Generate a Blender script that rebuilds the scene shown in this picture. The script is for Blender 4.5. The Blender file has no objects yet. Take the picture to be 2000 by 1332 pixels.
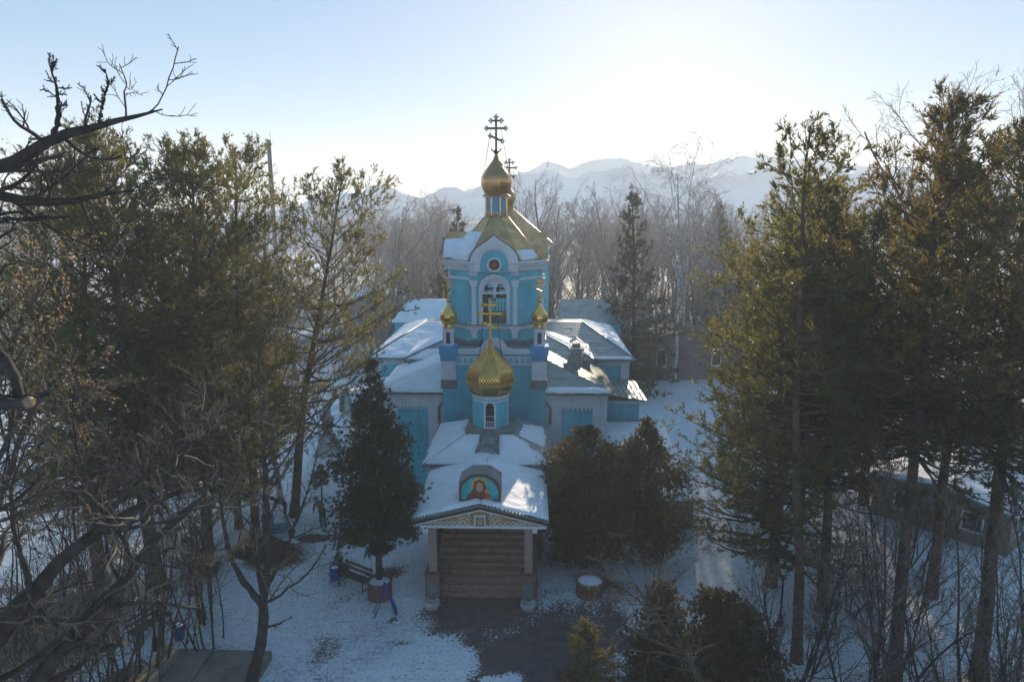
import bpy, bmesh, math, random
import numpy as np
from mathutils import Vector, Matrix
from mathutils.geometry import tessellate_polygon

R = math.radians
PI = math.pi
scene = bpy.context.scene
C = scene.collection

# ------------------------------------------------------------------ camera, sky, sun, exposure
cam = bpy.data.cameras.new('camera')
cam.sensor_width = 36.0
cam.lens = 24.0
cam.clip_start = 0.1
cam.clip_end = 9000
cam_o = bpy.data.objects.new('camera', cam)
C.objects.link(cam_o)
CAMH = 16.5
cam_o.location = (0, 0, CAMH)
cam_o.rotation_euler = (R(90 - 10.9), 0, 0)
scene.camera = cam_o

SUN_EL, SUN_AZ = 14.3, 12.2          # degrees; azimuth measured from +Y towards +X
world = bpy.data.worlds.new('World')
scene.world = world
world.use_nodes = True
wn = world.node_tree.nodes
wn.clear()
sky = wn.new('ShaderNodeTexSky')
sky.sky_type = 'NISHITA'
sky.sun_disc = False
sky.sun_elevation = R(SUN_EL)
sky.sun_rotation = R(SUN_AZ)
sky.altitude = 3000
sky.air_density = 1.0
sky.dust_density = 2.4
sky.ozone_density = 3.0
bg = wn.new('ShaderNodeBackground')
bg.inputs['Strength'].default_value = 0.15
wo = wn.new('ShaderNodeOutputWorld')
gam = wn.new('ShaderNodeGamma')          # milder contrast between the bright and the deep part of the sky
gam.inputs[1].default_value = 0.36
hsv = wn.new('ShaderNodeHueSaturation')
hsv.inputs['Saturation'].default_value = 2.0
world.node_tree.links.new(sky.outputs[0], gam.inputs[0])
world.node_tree.links.new(gam.outputs[0], hsv.inputs['Color'])
world.node_tree.links.new(hsv.outputs[0], bg.inputs[0])
world.node_tree.links.new(bg.outputs[0], wo.inputs[0])

sun = bpy.data.lights.new('sun', 'SUN')
sun.energy = 3.3
sun.angle = R(0.6)
sun.color = (1.0, 0.84, 0.62)
sun_o = bpy.data.objects.new('sun', sun)
C.objects.link(sun_o)
sd = Vector((math.sin(R(SUN_AZ)) * math.cos(R(SUN_EL)), math.cos(R(SUN_AZ)) * math.cos(R(SUN_EL)), math.sin(R(SUN_EL))))
sun_o.rotation_euler = sd.to_track_quat('Z', 'Y').to_euler()

vs = scene.view_settings
vs.view_transform = 'Standard'
vs.look = 'None'
vs.exposure = 1.53
vs.gamma = 1.0
vs.use_curve_mapping = False
cy = scene.cycles
cy.max_bounces = 6
cy.diffuse_bounces = 3
cy.glossy_bounces = 3
cy.transmission_bounces = 3
cy.volume_bounces = 1
cy.transparent_max_bounces = 8
cy.use_adaptive_sampling = True
cy.adaptive_threshold = 0.02
cy.use_denoising = True
cy.sample_clamp_indirect = 6.0
cy.caustics_reflective = False
cy.caustics_refractive = False

# ------------------------------------------------------------------ helpers: materials
MATS = {}

def mat(name, col, rough=0.8, metal=0.0, var=0.15, scale=3.0, bump=0.0, bscale=20.0, col2=None, trans=None, tfac=0.35, spec=0.3, detail=4.0, streak=0.0):
    """Principled material with a noise-driven colour drift and fine bump; trans adds light through thin leaves."""
    m = bpy.data.materials.new(name)
    m.use_nodes = True
    nt = m.node_tree
    n, l = nt.nodes, nt.links
    n.clear()
    out = n.new('ShaderNodeOutputMaterial')
    p = n.new('ShaderNodeBsdfPrincipled')
    p.inputs['Roughness'].default_value = rough
    p.inputs['Metallic'].default_value = metal
    p.inputs['Specular IOR Level'].default_value = spec
    tc = n.new('ShaderNodeTexCoord')
    nz = n.new('ShaderNodeTexNoise')
    nz.inputs['Scale'].default_value = scale
    nz.inputs['Detail'].default_value = detail
    l.new(tc.outputs['Object'], nz.inputs['Vector'])
    mx = n.new('ShaderNodeMix')
    mx.data_type = 'RGBA'
    c2 = col2 if col2 else tuple(min(1, c * (1 + var)) for c in col)
    c1 = col if col2 else tuple(c * (1 - var) for c in col)
    mx.inputs[6].default_value = (*c1, 1)
    mx.inputs[7].default_value = (*c2, 1)
    rmp = n.new('ShaderNodeMapRange')
    rmp.inputs[1].default_value = 0.36
    rmp.inputs[2].default_value = 0.64
    l.new(nz.outputs[0], rmp.inputs[0])
    l.new(rmp.outputs[0], mx.inputs[0])
    colo = mx.outputs[2]
    if streak:                                   # rain streaks and damp patches running down the wall
        mp = n.new('ShaderNodeMapping'); mp.inputs['Scale'].default_value = (2.6, 2.6, 0.28)
        l.new(tc.outputs['Object'], mp.inputs[0])
        ns = n.new('ShaderNodeTexNoise'); ns.inputs['Scale'].default_value = 1.6; ns.inputs['Detail'].default_value = 7; ns.inputs['Roughness'].default_value = 0.65
        l.new(mp.outputs[0], ns.inputs['Vector'])
        rs_ = n.new('ShaderNodeMapRange'); rs_.inputs[1].default_value = 0.50; rs_.inputs[2].default_value = 0.72; rs_.inputs[4].default_value = streak
        l.new(ns.outputs[0], rs_.inputs[0])
        m2 = n.new('ShaderNodeMix'); m2.data_type = 'RGBA'
        m2.inputs[7].default_value = (*(c * 0.45 + 0.03 for c in col), 1)
        l.new(rs_.outputs[0], m2.inputs[0]); l.new(colo, m2.inputs[6])
        colo = m2.outputs[2]
    l.new(colo, p.inputs['Base Color'])
    if bump:
        nb = n.new('ShaderNodeTexNoise')
        nb.inputs['Scale'].default_value = bscale
        nb.inputs['Detail'].default_value = 5
        l.new(tc.outputs['Object'], nb.inputs['Vector'])
        b = n.new('ShaderNodeBump')
        b.inputs['Strength'].default_value = bump
        b.inputs['Distance'].default_value = 0.05
        hgt = nb.outputs[0]
        if name in ('teal', 'white'):            # painted boards: shallow joints every 14 cm
            wv = n.new('ShaderNodeTexWave'); wv.bands_direction = 'Z'; wv.wave_profile = 'SAW'
            wv.inputs['Scale'].default_value = 2.24; wv.inputs['Distortion'].default_value = 0.15
            l.new(tc.outputs['Object'], wv.inputs['Vector'])
            ad = n.new('ShaderNodeMath'); ad.operation = 'MULTIPLY_ADD'; ad.inputs[1].default_value = 0.9
            l.new(wv.outputs['Fac'], ad.inputs[0]); l.new(hgt, ad.inputs[2])
            hgt = ad.outputs[0]
            b.inputs['Strength'].default_value = 0.35
        l.new(hgt, b.inputs['Height'])
        l.new(b.outputs[0], p.inputs['Normal'])
    if trans:
        t = n.new('ShaderNodeBsdfTranslucent')
        t.inputs[0].default_value = (*trans, 1)
        ms = n.new('ShaderNodeMixShader')
        ms.inputs[0].default_value = tfac
        l.new(p.outputs[0], ms.inputs[1])
        l.new(t.outputs[0], ms.inputs[2])
        l.new(ms.outputs[0], out.inputs[0])
    else:
        l.new(p.outputs[0], out.inputs[0])
    MATS[name] = m
    return m

mat('snow', (0.87, 0.88, 0.90), 0.75, var=0.05, scale=1.5, bump=0.35, bscale=5, spec=0.2)
mat('teal', (0.12, 0.56, 0.67), 0.75, var=0.14, scale=0.8, bump=0.15, bscale=14, streak=0.42)
mat('teal_deep', (0.03, 0.30, 0.52), 0.7, var=0.1, scale=2)
mat('white', (0.78, 0.77, 0.79), 0.8, var=0.07, scale=1.4, bump=0.15, bscale=18, streak=0.28)
mat('capblue', (0.085, 0.36, 0.58), 0.7, var=0.12, scale=2)
mat('navy', (0.01, 0.035, 0.12), 0.5)
mat('roofmetal', (0.27, 0.31, 0.31), 0.45, metal=0.35, var=0.18, scale=1.1, bump=0.08, bscale=8, streak=0.5)
mat('flashing', (0.20, 0.20, 0.19), 0.5, metal=0.3, var=0.2, scale=3)
mat('tentgold', (0.66, 0.40, 0.17), 0.38, metal=0.75, var=0.2, scale=1.6, bump=0.05, bscale=6)
mat('gold', (0.88, 0.50, 0.13), 0.16, metal=1.0, var=0.12, scale=2.5, bump=0.06, bscale=5)
mat('olddome', (0.50, 0.28, 0.12), 0.24, metal=0.95, var=0.15, scale=2.5, bump=0.05, bscale=4)
mat('crossgold', (0.62, 0.36, 0.07), 0.35, metal=0.85, var=0.15, scale=6)
mat('crossdark', (0.10, 0.065, 0.03), 0.4, metal=0.7, var=0.2, scale=6)
mat('columnstone', (0.33, 0.22, 0.19), 0.7, var=0.12, scale=5, bump=0.1)
mat('redbrick', (0.21, 0.115, 0.09), 0.8, var=0.25, scale=7, bump=0.3)
mat('step', (0.31, 0.15, 0.105), 0.6, var=0.3, scale=2.5, bump=0.15)
mat('stepedge', (0.38, 0.24, 0.19), 0.6, var=0.2, scale=4)
mat('darkwood', (0.055, 0.03, 0.022), 0.6, var=0.3, scale=6)
mat('brownpaint', (0.12, 0.04, 0.03), 0.6, var=0.2, scale=4)
mat('ochre', (0.42, 0.22, 0.05), 0.7, var=0.2, scale=6)
mat('plaque', (0.16, 0.17, 0.19), 0.35, var=0.2, scale=9)
mat('stone', (0.42, 0.41, 0.40), 0.85, var=0.2, scale=3, bump=0.3)
mat('concrete', (0.21, 0.175, 0.14), 0.9, var=0.25, scale=1.7, bump=0.3)
mat('chimneywall', (0.30, 0.30, 0.30), 0.9, var=0.2, scale=5, bump=0.3)
mat('terracotta', (0.22, 0.10, 0.08), 0.8, var=0.2, scale=6, bump=0.2)
mat('bluepaint', (0.02, 0.07, 0.24), 0.45, var=0.2, scale=5)
mat('blackmetal', (0.02, 0.02, 0.022), 0.45, metal=0.4, var=0.2)
mat('benchwood', (0.12, 0.085, 0.06), 0.75, var=0.3, scale=9)
mat('yellowwood', (0.42, 0.30, 0.13), 0.75, var=0.25, scale=5)
mat('lampglass', (0.55, 0.55, 0.52), 0.3, var=0.05)
mat('darkglass', (0.02, 0.025, 0.03), 0.12, var=0.1, spec=0.5)
mat('bronze', (0.16, 0.12, 0.06), 0.35, metal=0.9)
mat('soil', (0.115, 0.060, 0.040), 0.95, var=0.35, scale=2.2, bump=0.6, bscale=9)
mat('tarp', (0.15, 0.32, 0.38), 0.4, var=0.2, scale=4)
mat('brownwall', (0.23, 0.17, 0.15), 0.9, var=0.15, scale=1.0)
mat('greywall', (0.34, 0.33, 0.33), 0.9, var=0.15, scale=0.6)
mat('sootmetal', (0.16, 0.16, 0.17), 0.7, var=0.2, scale=1)
mat('skin', (0.50, 0.30, 0.22), 0.6, var=0.05)
mat('jacket_green', (0.035, 0.085, 0.06), 0.85, var=0.2, scale=6)
mat('jacket_brown', (0.16, 0.11, 0.085), 0.9, var=0.25, scale=8)
mat('jacket_dark', (0.035, 0.032, 0.035), 0.9, var=0.2, scale=6)
mat('trouser', (0.06, 0.055, 0.06), 0.9, var=0.2, scale=6)
mat('boot', (0.02, 0.017, 0.015), 0.6, var=0.1)
mat('icon_teal', (0.03, 0.40, 0.44), 0.6, var=0.35, scale=2.2)
mat('icon_robe', (0.22, 0.05, 0.03), 0.6, var=0.2)
mat('icon_gold', (0.62, 0.36, 0.10), 0.5, var=0.2)
mat('icon_face', (0.50, 0.33, 0.20), 0.6, var=0.1)
mat('icon_grey', (0.20, 0.20, 0.21), 0.6, var=0.2)
mat('icon_red', (0.45, 0.10, 0.05), 0.6, var=0.2)
# vegetation
mat('bark_dark', (0.055, 0.042, 0.034), 0.95, var=0.35, scale=5, bump=0.5, bscale=16)
mat('bark_pine', (0.11, 0.068, 0.046), 0.95, var=0.35, scale=4, bump=0.6, bscale=12)
mat('bark_grey', (0.19, 0.165, 0.15), 0.95, var=0.3, scale=5, bump=0.4)
mat('bark_birch', (0.46, 0.43, 0.40), 0.9, var=0.45, scale=4, bump=0.2)
mat('twig', (0.17, 0.125, 0.09), 0.75, var=0.25, scale=3)
mat('twig_dark', (0.050, 0.040, 0.034), 0.8, var=0.25, scale=3)
mat('twig_red', (0.22, 0.145, 0.125), 0.8, var=0.25, scale=3)
mat('twig_grey', (0.42, 0.345, 0.31), 0.85, var=0.2, scale=1)
mat('cutwood', (0.36, 0.24, 0.13), 0.85, var=0.15, scale=14)
mat('needle', (0.036, 0.052, 0.022), 0.55, col2=(0.080, 0.086, 0.030), scale=0.9, trans=(0.30, 0.26, 0.055), tfac=0.36, spec=0.25)
mat('needle_dark', (0.032, 0.046, 0.024), 0.55, col2=(0.066, 0.073, 0.031), scale=0.8, trans=(0.24, 0.20, 0.05), tfac=0.34, spec=0.25)
mat('needle_rust', (0.040, 0.050, 0.024), 0.55, col2=(0.086, 0.072, 0.032), scale=0.5, trans=(0.27, 0.20, 0.06), tfac=0.38, spec=0.25)
mat('needle_far', (0.045, 0.062, 0.045), 0.7, col2=(0.075, 0.09, 0.06), scale=0.5, trans=(0.14, 0.14, 0.06), tfac=0.3)
mat('thuja', (0.034, 0.040, 0.024), 0.65, col2=(0.085, 0.072, 0.040), scale=1.4, trans=(0.13, 0.09, 0.03), tfac=0.28)
mat('thuja_brown', (0.036, 0.042, 0.024), 0.65, col2=(0.090, 0.072, 0.040), scale=1.1, trans=(0.15, 0.11, 0.04), tfac=0.28)
mat('dryleaf', (0.17, 0.115, 0.05), 0.7, col2=(0.30, 0.21, 0.095), scale=3, trans=(0.40, 0.27, 0.10), tfac=0.42)

# gilded scales: diamond joints laid out on the gores of the dome (uv: gore width, height)
def scale_gold():
    m = mat('scalegold', (0.86, 0.50, 0.14), 0.2, metal=1.0, var=0.15, scale=3)
    nt = m.node_tree
    n, l = nt.nodes, nt.links
    p = [x for x in n if x.type == 'BSDF_PRINCIPLED'][0]
    uv = n.new('ShaderNodeUVMap')
    sp = n.new('ShaderNodeSeparateXYZ')
    l.new(uv.outputs[0], sp.inputs[0])
    outs = []
    for sgn in (1, -1):
        a = n.new('ShaderNodeMath'); a.operation = 'MULTIPLY_ADD'
        a.inputs[1].default_value = sgn
        l.new(sp.outputs[0], a.inputs[0]); l.new(sp.outputs[1], a.inputs[2])
        f = n.new('ShaderNodeMath'); f.operation = 'FRACT'
        l.new(a.outputs[0], f.inputs[0])
        pp = n.new('ShaderNodeMath'); pp.operation = 'PINGPONG'
        pp.inputs[1].default_value = 0.5
        l.new(f.outputs[0], pp.inputs[0])
        outs.append(pp)
    mn = n.new('ShaderNodeMath'); mn.operation = 'MINIMUM'
    l.new(outs[0].outputs[0], mn.inputs[0]); l.new(outs[1].outputs[0], mn.inputs[1])
    mr = n.new('ShaderNodeMapRange')
    mr.inputs[1].default_value = 0.0; mr.inputs[2].default_value = 0.14
    l.new(mn.outputs[0], mr.inputs[0])
    b = n.new('ShaderNodeBump')
    b.inputs['Strength'].default_value = 0.7; b.inputs['Distance'].default_value = 0.02
    l.new(mr.outputs[0], b.inputs['Height'])
    l.new(b.outputs[0], p.inputs['Normal'])
    base = [x for x in n if x.type == 'MIX'][0]
    mm = n.new('ShaderNodeMix'); mm.data_type = 'RGBA'
    mm.inputs[6].default_value = (0.13, 0.07, 0.03, 1)
    l.new(mr.outputs[0], mm.inputs[0]); l.new(base.outputs[2], mm.inputs[7])
    l.new(mm.outputs[2], p.inputs['Base Color'])
scale_gold()

# ------------------------------------------------------------------ helpers: objects
def tag(o, label=None, cat=None, group=None, kind=None):
    if label: o['label'] = label
    if cat: o['category'] = cat
    if group: o['group'] = group
    if kind: o['kind'] = kind
    return o

def empty(name, loc=(0, 0, 0), rz=0.0, parent=None):
    o = bpy.data.objects.new(name, None)
    C.objects.link(o)
    o.empty_display_size = 0.2
    o.location = loc
    o.rotation_euler = (0, 0, rz)
    if parent: o.parent = parent
    return o

def link(name, me, parent=None, loc=(0, 0, 0), rot=(0, 0, 0)):
    o = bpy.data.objects.new(name, me)
    C.objects.link(o)
    o.location = loc
    o.rotation_euler = rot
    if parent: o.parent = parent
    return o

def copy_tree(o, parent=None):
    c = o.copy()
    C.objects.link(c)
    c.parent = parent
    for ch in list(o.children):
        copy_tree(ch, c)
    return c

class MB:
    """Collects shapes into one mesh."""
    def __init__(s):
        s.v = []; s.f = []; s.sm = []; s.uv = {}; s.mi = []
        s.cur = 0
    def add(s, vs_, fs, smooth=False, M=None):
        o = len(s.v)
        s.v += [tuple(M @ Vector(p)) if M is not None else tuple(p) for p in vs_]
        for f in fs:
            s.f.append(tuple(o + i for i in f)); s.sm.append(smooth); s.mi.append(s.cur)
        return s
    def box(s, x0, x1, y0, y1, z0, z1, M=None, top=1.0):
        cx, cy_ = (x0 + x1) / 2, (y0 + y1) / 2
        t = lambda x, c: c + (x - c) * top
        vs_ = [(x0, y0, z0), (x1, y0, z0), (x1, y1, z0), (x0, y1, z0),
               (t(x0, cx), t(y0, cy_), z1), (t(x1, cx), t(y0, cy_), z1), (t(x1, cx), t(y1, cy_), z1), (t(x0, cx), t(y1, cy_), z1)]
        return s.add(vs_, [(0, 3, 2, 1), (4, 5, 6, 7), (0, 1, 5, 4), (1, 2, 6, 5), (2, 3, 7, 6), (3, 0, 4, 7)], False, M)
    def prism(s, poly, d0, d1, M=None, smooth=False):
        """polygon of (x, z) extruded along y from d0 to d1"""
        n = len(poly)
        vs_ = [(x, d0, z) for x, z in poly] + [(x, d1, z) for x, z in poly]
        fs = [tuple(range(n)), tuple(range(2 * n - 1, n - 1, -1))]
        s.add(vs_, fs, False, M)
        o = len(s.v) - 2 * n
        for i in range(n):
            j = (i + 1) % n
            s.f.append((o + i, o + n + i, o + n + j, o + j)); s.sm.append(smooth); s.mi.append(s.cur)
        return s
    def ring_prism(s, outer, inner, d0, d1, M=None):
        """plate with a hole: polygons of (x, z), extruded along y"""
        no, ni = len(outer), len(inner)
        pts = outer + inner
        tris = tessellate_polygon([[Vector((x, z, 0)) for x, z in outer], [Vector((x, z, 0)) for x, z in inner]])
        n = len(pts)
        vs_ = [(x, d0, z) for x, z in pts] + [(x, d1, z) for x, z in pts]
        fs = [tuple(t) for t in tris] + [tuple(n + i for i in reversed(t)) for t in tris]
        for k in range(no):
            j = (k + 1) % no
            fs.append((k, n + k, n + j, j))
        for k in range(ni):
            j = (k + 1) % ni
            fs.append((no + k, no + j, n + no + j, n + no + k))
        return s.add(vs_, fs, False, M)
    def lathe(s, prof, n=24, M=None, smooth=True, gores=0, ph=0.0, uvs=None):
        """prof: (r, z) list; gores splits the surface into sharp-edged strips"""
        m = len(prof)
        if gores:
            for g in range(gores):
                a0, a1 = ph + 2 * PI * g / gores, ph + 2 * PI * (g + 1) / gores
                vs_, fs = [], []
                for (r, z) in prof:
                    vs_.append((r * math.cos(a0), r * math.sin(a0), z)); vs_.append((r * math.cos(a1), r * math.sin(a1), z))
                for i in range(m - 1):
                    fs.append((2 * i, 2 * i + 1, 2 * i + 3, 2 * i + 2))
                f0 = len(s.f)
                s.add(vs_, fs, smooth, M)
                if uvs:
                    du, dv = uvs
                    L = 0.0
                    ls = [0.0]
                    for i in range(m - 1):
                        L += math.hypot(prof[i + 1][0] - prof[i][0], prof[i + 1][1] - prof[i][1]); ls.append(L)
                    for i in range(m - 1):
                        w0, w1 = prof[i][0] * math.sin(PI / gores), prof[i + 1][0] * math.sin(PI / gores)
                        s.uv[f0 + i] = [(-w0 * du, ls[i] * dv), (w0 * du, ls[i] * dv), (w1 * du, ls[i + 1] * dv), (-w1 * du, ls[i + 1] * dv)]
            return s
        vs_, fs = [], []
        for (r, z) in prof:
            for k in range(n):
                a = ph + 2 * PI * k / n
                vs_.append((r * math.cos(a), r * math.sin(a), z))
        for i in range(m - 1):
            for k in range(n):
                j = (k + 1) % n
                fs.append((i * n + k, i * n + j, (i + 1) * n + j, (i + 1) * n + k))
        s.add(vs_, fs, smooth, M)
        if prof[0][0] > 1e-4: s.add([vs_[k] for k in range(n)], [tuple(range(n - 1, -1, -1))], False, M)
        if prof[-1][0] > 1e-4: s.add([vs_[(m - 1) * n + k] for k in range(n)], [tuple(range(n))], False, M)
        return s
    def tube(s, pts, r, n=6, M=None, r1=None):
        pts = [Vector(p) for p in pts]
        m = len(pts)
        vs_, fs = [], []
        for i, p in enumerate(pts):
            t = (pts[min(i + 1, m - 1)] - pts[max(i - 1, 0)]).normalized()
            ref = Vector((0, 0, 1)) if abs(t.z) < 0.9 else Vector((1, 0, 0))
            u = t.cross(ref).normalized(); w = t.cross(u)
            rr = r if r1 is None else r + (r1 - r) * i / (m - 1)
            for k in range(n):
                a = 2 * PI * k / n
                vs_.append(p + u * (rr * math.cos(a)) + w * (rr * math.sin(a)))
        for i in range(m - 1):
            for k in range(n):
                j = (k + 1) % n
                fs.append((i * n + k, i * n + j, (i + 1) * n + j, (i + 1) * n + k))
        fs.append(tuple(range(n))); fs.append(tuple((m - 1) * n + k for k in range(n - 1, -1, -1)))
        return s.add(vs_, fs, n > 5, M)
    def mesh(s, name, m):
        me = bpy.data.meshes.new(name)
        me.from_pydata(s.v, [], s.f)
        me.polygons.foreach_set('use_smooth', s.sm)
        for k in (m if isinstance(m, (list, tuple)) else [m]):
            me.materials.append(MATS[k])
        if isinstance(m, (list, tuple)):
            me.polygons.foreach_set('material_index', s.mi)
        if s.uv:
            ul = me.uv_layers.new(name='UVMap')
            for fi, c in s.uv.items():
                for k, li in enumerate(me.polygons[fi].loop_indices):
                    ul.data[li].uv = c[k]
        bm = bmesh.new(); bm.from_mesh(me)
        bmesh.ops.recalc_face_normals(bm, faces=bm.faces)
        bm.to_mesh(me); bm.free()
        me.update()
        return me
    def build(s, name, m, parent=None, loc=(0, 0, 0), rot=(0, 0, 0)):
        return link(name, s.mesh(name, m), parent, loc, rot)

def T(x=0, y=0, z=0, rz=0, rx=0, ry=0):
    return Matrix.Translation((x, y, z)) @ Matrix.Rotation(rz, 4, 'Z') @ Matrix.Rotation(rx, 4, 'X') @ Matrix.Rotation(ry, 4, 'Y')

def arch(w, z0, zs, n=12, x=0.0, h=None):
    """closed (x, z) outline: rectangle with a round head; half width w, springing at zs"""
    h = w if h is None else h
    p = [(x - w, z0), (x + w, z0)]
    for i in range(n + 1):
        a = PI * i / n
        p.append((x + w * math.cos(a), zs + h * math.sin(a)))
    return p

def circle(r, cz, n=20, x=0.0):
    return [(x + r * math.cos(2 * PI * i / n), cz + r * math.sin(2 * PI * i / n)) for i in range(n)]

# a smooth deterministic value noise for geometry
_rs = np.random.RandomState(5)
_LAT = _rs.rand(64, 64)
def vnoise(x, y):
    x = np.asarray(x, float); y = np.asarray(y, float)
    xi = np.floor(x).astype(int); yi = np.floor(y).astype(int)
    fx = x - xi; fy = y - yi
    fx = fx * fx * (3 - 2 * fx); fy = fy * fy * (3 - 2 * fy)
    g = lambda a, b: _LAT[a % 64, b % 64]
    return (g(xi, yi) * (1 - fx) + g(xi + 1, yi) * fx) * (1 - fy) + (g(xi, yi + 1) * (1 - fx) + g(xi + 1, yi + 1) * fx) * fy

def fbm(x, y, o=4):
    t = 0; a = 0.5
    for k in range(o):
        t = t + a * vnoise(np.asarray(x) * 2 ** k + 13.7 * k, np.asarray(y) * 2 ** k + 7.1 * k); a *= 0.5
    return t

def np_mesh(name, V, quads=None, tris=None, m=None, smooth=False):
    me = bpy.data.meshes.new(name)
    V = np.asarray(V, np.float32)
    nq = 0 if quads is None else len(quads)
    nt_ = 0 if tris is None else len(tris)
    loops = np.concatenate(([] if nq == 0 else [np.asarray(quads).ravel()]) + ([] if nt_ == 0 else [np.asarray(tris).ravel()])).astype(np.int32)
    tot = np.concatenate((np.full(nq, 4), np.full(nt_, 3))).astype(np.int32)
    st = np.concatenate(([0], np.cumsum(tot)[:-1])).astype(np.int32)
    me.vertices.add(len(V)); me.vertices.foreach_set('co', V.ravel())
    me.loops.add(len(loops)); me.loops.foreach_set('vertex_index', loops)
    me.polygons.add(len(tot)); me.polygons.foreach_set('loop_start', st); me.polygons.foreach_set('loop_total', tot)
    me.polygons.foreach_set('use_smooth', np.full(len(tot), smooth))
    me.update(calc_edges=True)
    if m: me.materials.append(MATS[m])
    return me

def plane_basis(poly):
    p = [Vector(q) for q in poly]
    e1 = (p[1] - p[0]).normalized()
    nrm = e1.cross(p[-1] - p[0])
    if len(p) == 3 or nrm.length < 1e-6: nrm = e1.cross(p[2] - p[0])
    nrm.normalize()
    if nrm.z < 0: nrm = -nrm
    e2 = nrm.cross(e1)
    return p[0], e1, e2, nrm

def edge_dist(poly2, X, Y):
    """signed distance to a convex polygon, positive inside"""
    n = len(poly2)
    cx = sum(p[0] for p in poly2) / n; cy_ = sum(p[1] for p in poly2) / n
    d = None
    for i in range(n):
        x0, y0 = poly2[i]; x1, y1 = poly2[(i + 1) % n]
        L = math.hypot(x1 - x0, y1 - y0)
        if L < 1e-6: continue
        nx, ny = -(y1 - y0) / L, (x1 - x0) / L
        if (cx - x0) * nx + (cy_ - y0) * ny < 0: nx, ny = -nx, -ny
        di = (X - x0) * nx + (Y - y0) * ny
        d = di if d is None else np.minimum(d, di)
    return d

def snow_on(poly, parent, th=0.10, inset=0.08, rag=0.22, res=0.095, seed=0, mask=None, name='snow', base=0.03, m='snow'):
    """a soft irregular snow sheet lying on a planar roof facet"""
    o, e1, e2, nrm = plane_basis(poly)
    q = [((Vector(p) - o).dot(e1), (Vector(p) - o).dot(e2)) for p in poly]
    u0, u1 = min(a for a, b in q), max(a for a, b in q)
    v0, v1 = min(b for a, b in q), max(b for a, b in q)
    nu, nv = max(3, int((u1 - u0) / res)), max(3, int((v1 - v0) / res))
    U, W = np.meshgrid(np.linspace(u0, u1, nu), np.linspace(v0, v1, nv), indexing='ij')
    d = edge_dist(q, U, W) - inset - rag * (fbm(U * 1.3 + seed * 3.1, W * 1.3 + seed) - 0.25) * 1.2 - rag * 0.5 * (fbm(U * 5 + seed, W * 5) - 0.5)
    if mask is not None:
        d = np.minimum(d, mask(U, W))
    t = np.clip((d + 0.05) / 0.25, 0, 1)
    h = base - 0.06 + (th + 0.06) * np.sqrt(t) + ((fbm(U * 1.7 + seed, W * 1.7) - 0.5) * 1.1 + (fbm(U * 6 + seed, W * 6) - 0.5) * 0.35) * th * t
    P = np.array(o)[None, None] + U[..., None] * np.array(e1) + W[..., None] * np.array(e2) + h[..., None] * np.array(nrm)
    keep = (d[:-1, :-1] > -0.2) & (d[1:, :-1] > -0.2) & (d[:-1, 1:] > -0.2) & (d[1:, 1:] > -0.2)
    keep &= (np.maximum(np.maximum(d[:-1, :-1], d[1:, :-1]), np.maximum(d[:-1, 1:], d[1:, 1:])) > -0.05)
    idx = np.arange(nu * nv).reshape(nu, nv)
    qd = np.stack([idx[:-1, :-1], idx[1:, :-1], idx[1:, 1:], idx[:-1, 1:]], -1)[keep]
    if len(qd) == 0: return None
    used, inv = np.unique(qd.ravel(), return_inverse=True)
    return link(name, np_mesh(name, P.reshape(-1, 3)[used], quads=inv.reshape(-1, 4), m=m, smooth=True), parent)

def clip_poly(poly, a, b, c):
    """keep a*x + b*y <= c"""
    out = []
    n = len(poly)
    for i in range(n):
        p, q = poly[i], poly[(i + 1) % n]
        dp, dq = a * p[0] + b * p[1] - c, a * q[0] + b * q[1] - c
        if dp <= 0: out.append(p)
        if (dp < 0 < dq) or (dq < 0 < dp):
            t = dp / (dp - dq)
            out.append((p[0] + (q[0] - p[0]) * t, p[1] + (q[1] - p[1]) * t))
    return out

def panels(poly, parent, m, du, dv, gap=0.02, th=0.02, name='roof_panel', off=0.0, stag=0.0, rnd=None, lift=0.004):
    """separate sheets laid over a planar facet, clipped to its outline"""
    rnd = rnd or random.Random(3)
    o, e1, e2, nrm = plane_basis(poly)
    q = [((Vector(p) - o).dot(e1), (Vector(p) - o).dot(e2)) for p in poly]
    u0, u1 = min(a for a, b in q), max(a for a, b in q)
    v0, v1 = min(b for a, b in q), max(b for a, b in q)
    j = 0
    v = v0
    while v < v1 - 0.02:
        u = u0 + off - (stag * du if j % 2 else 0)
        while u < u1 - 0.02:
            c = q
            for (a, b, cc) in ((-1, 0, -(u + gap / 2)), (1, 0, u + du - gap / 2), (0, -1, -(v + gap / 2)), (0, 1, v + dv - gap / 2)):
                c = clip_poly(c, a, b, cc)
                if len(c) < 3: break
            if len(c) >= 3:
                ar = abs(sum(c[i][0] * c[(i + 1) % len(c)][1] - c[(i + 1) % len(c)][0] * c[i][1] for i in range(len(c)))) / 2
                if ar > du * dv * 0.06:
                    h = lift + rnd.random() * 0.006
                    tilt = (rnd.random() - 0.5) * 0.012
                    b = MB()
                    k = len(c)
                    lo = [o + e1 * x + e2 * y + nrm * h for x, y in c]
                    hi = [o + e1 * x + e2 * y + nrm * (h + th + tilt * (x - u) / du) for x, y in c]
                    b.add(lo + hi, [tuple(range(k)), tuple(range(2 * k - 1, k - 1, -1))] + [(i, (i + 1) % k, k + (i + 1) % k, k + i) for i in range(k)])
                    b.build(name, m, parent)
            u += du
        v += dv
        j += 1
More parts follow.
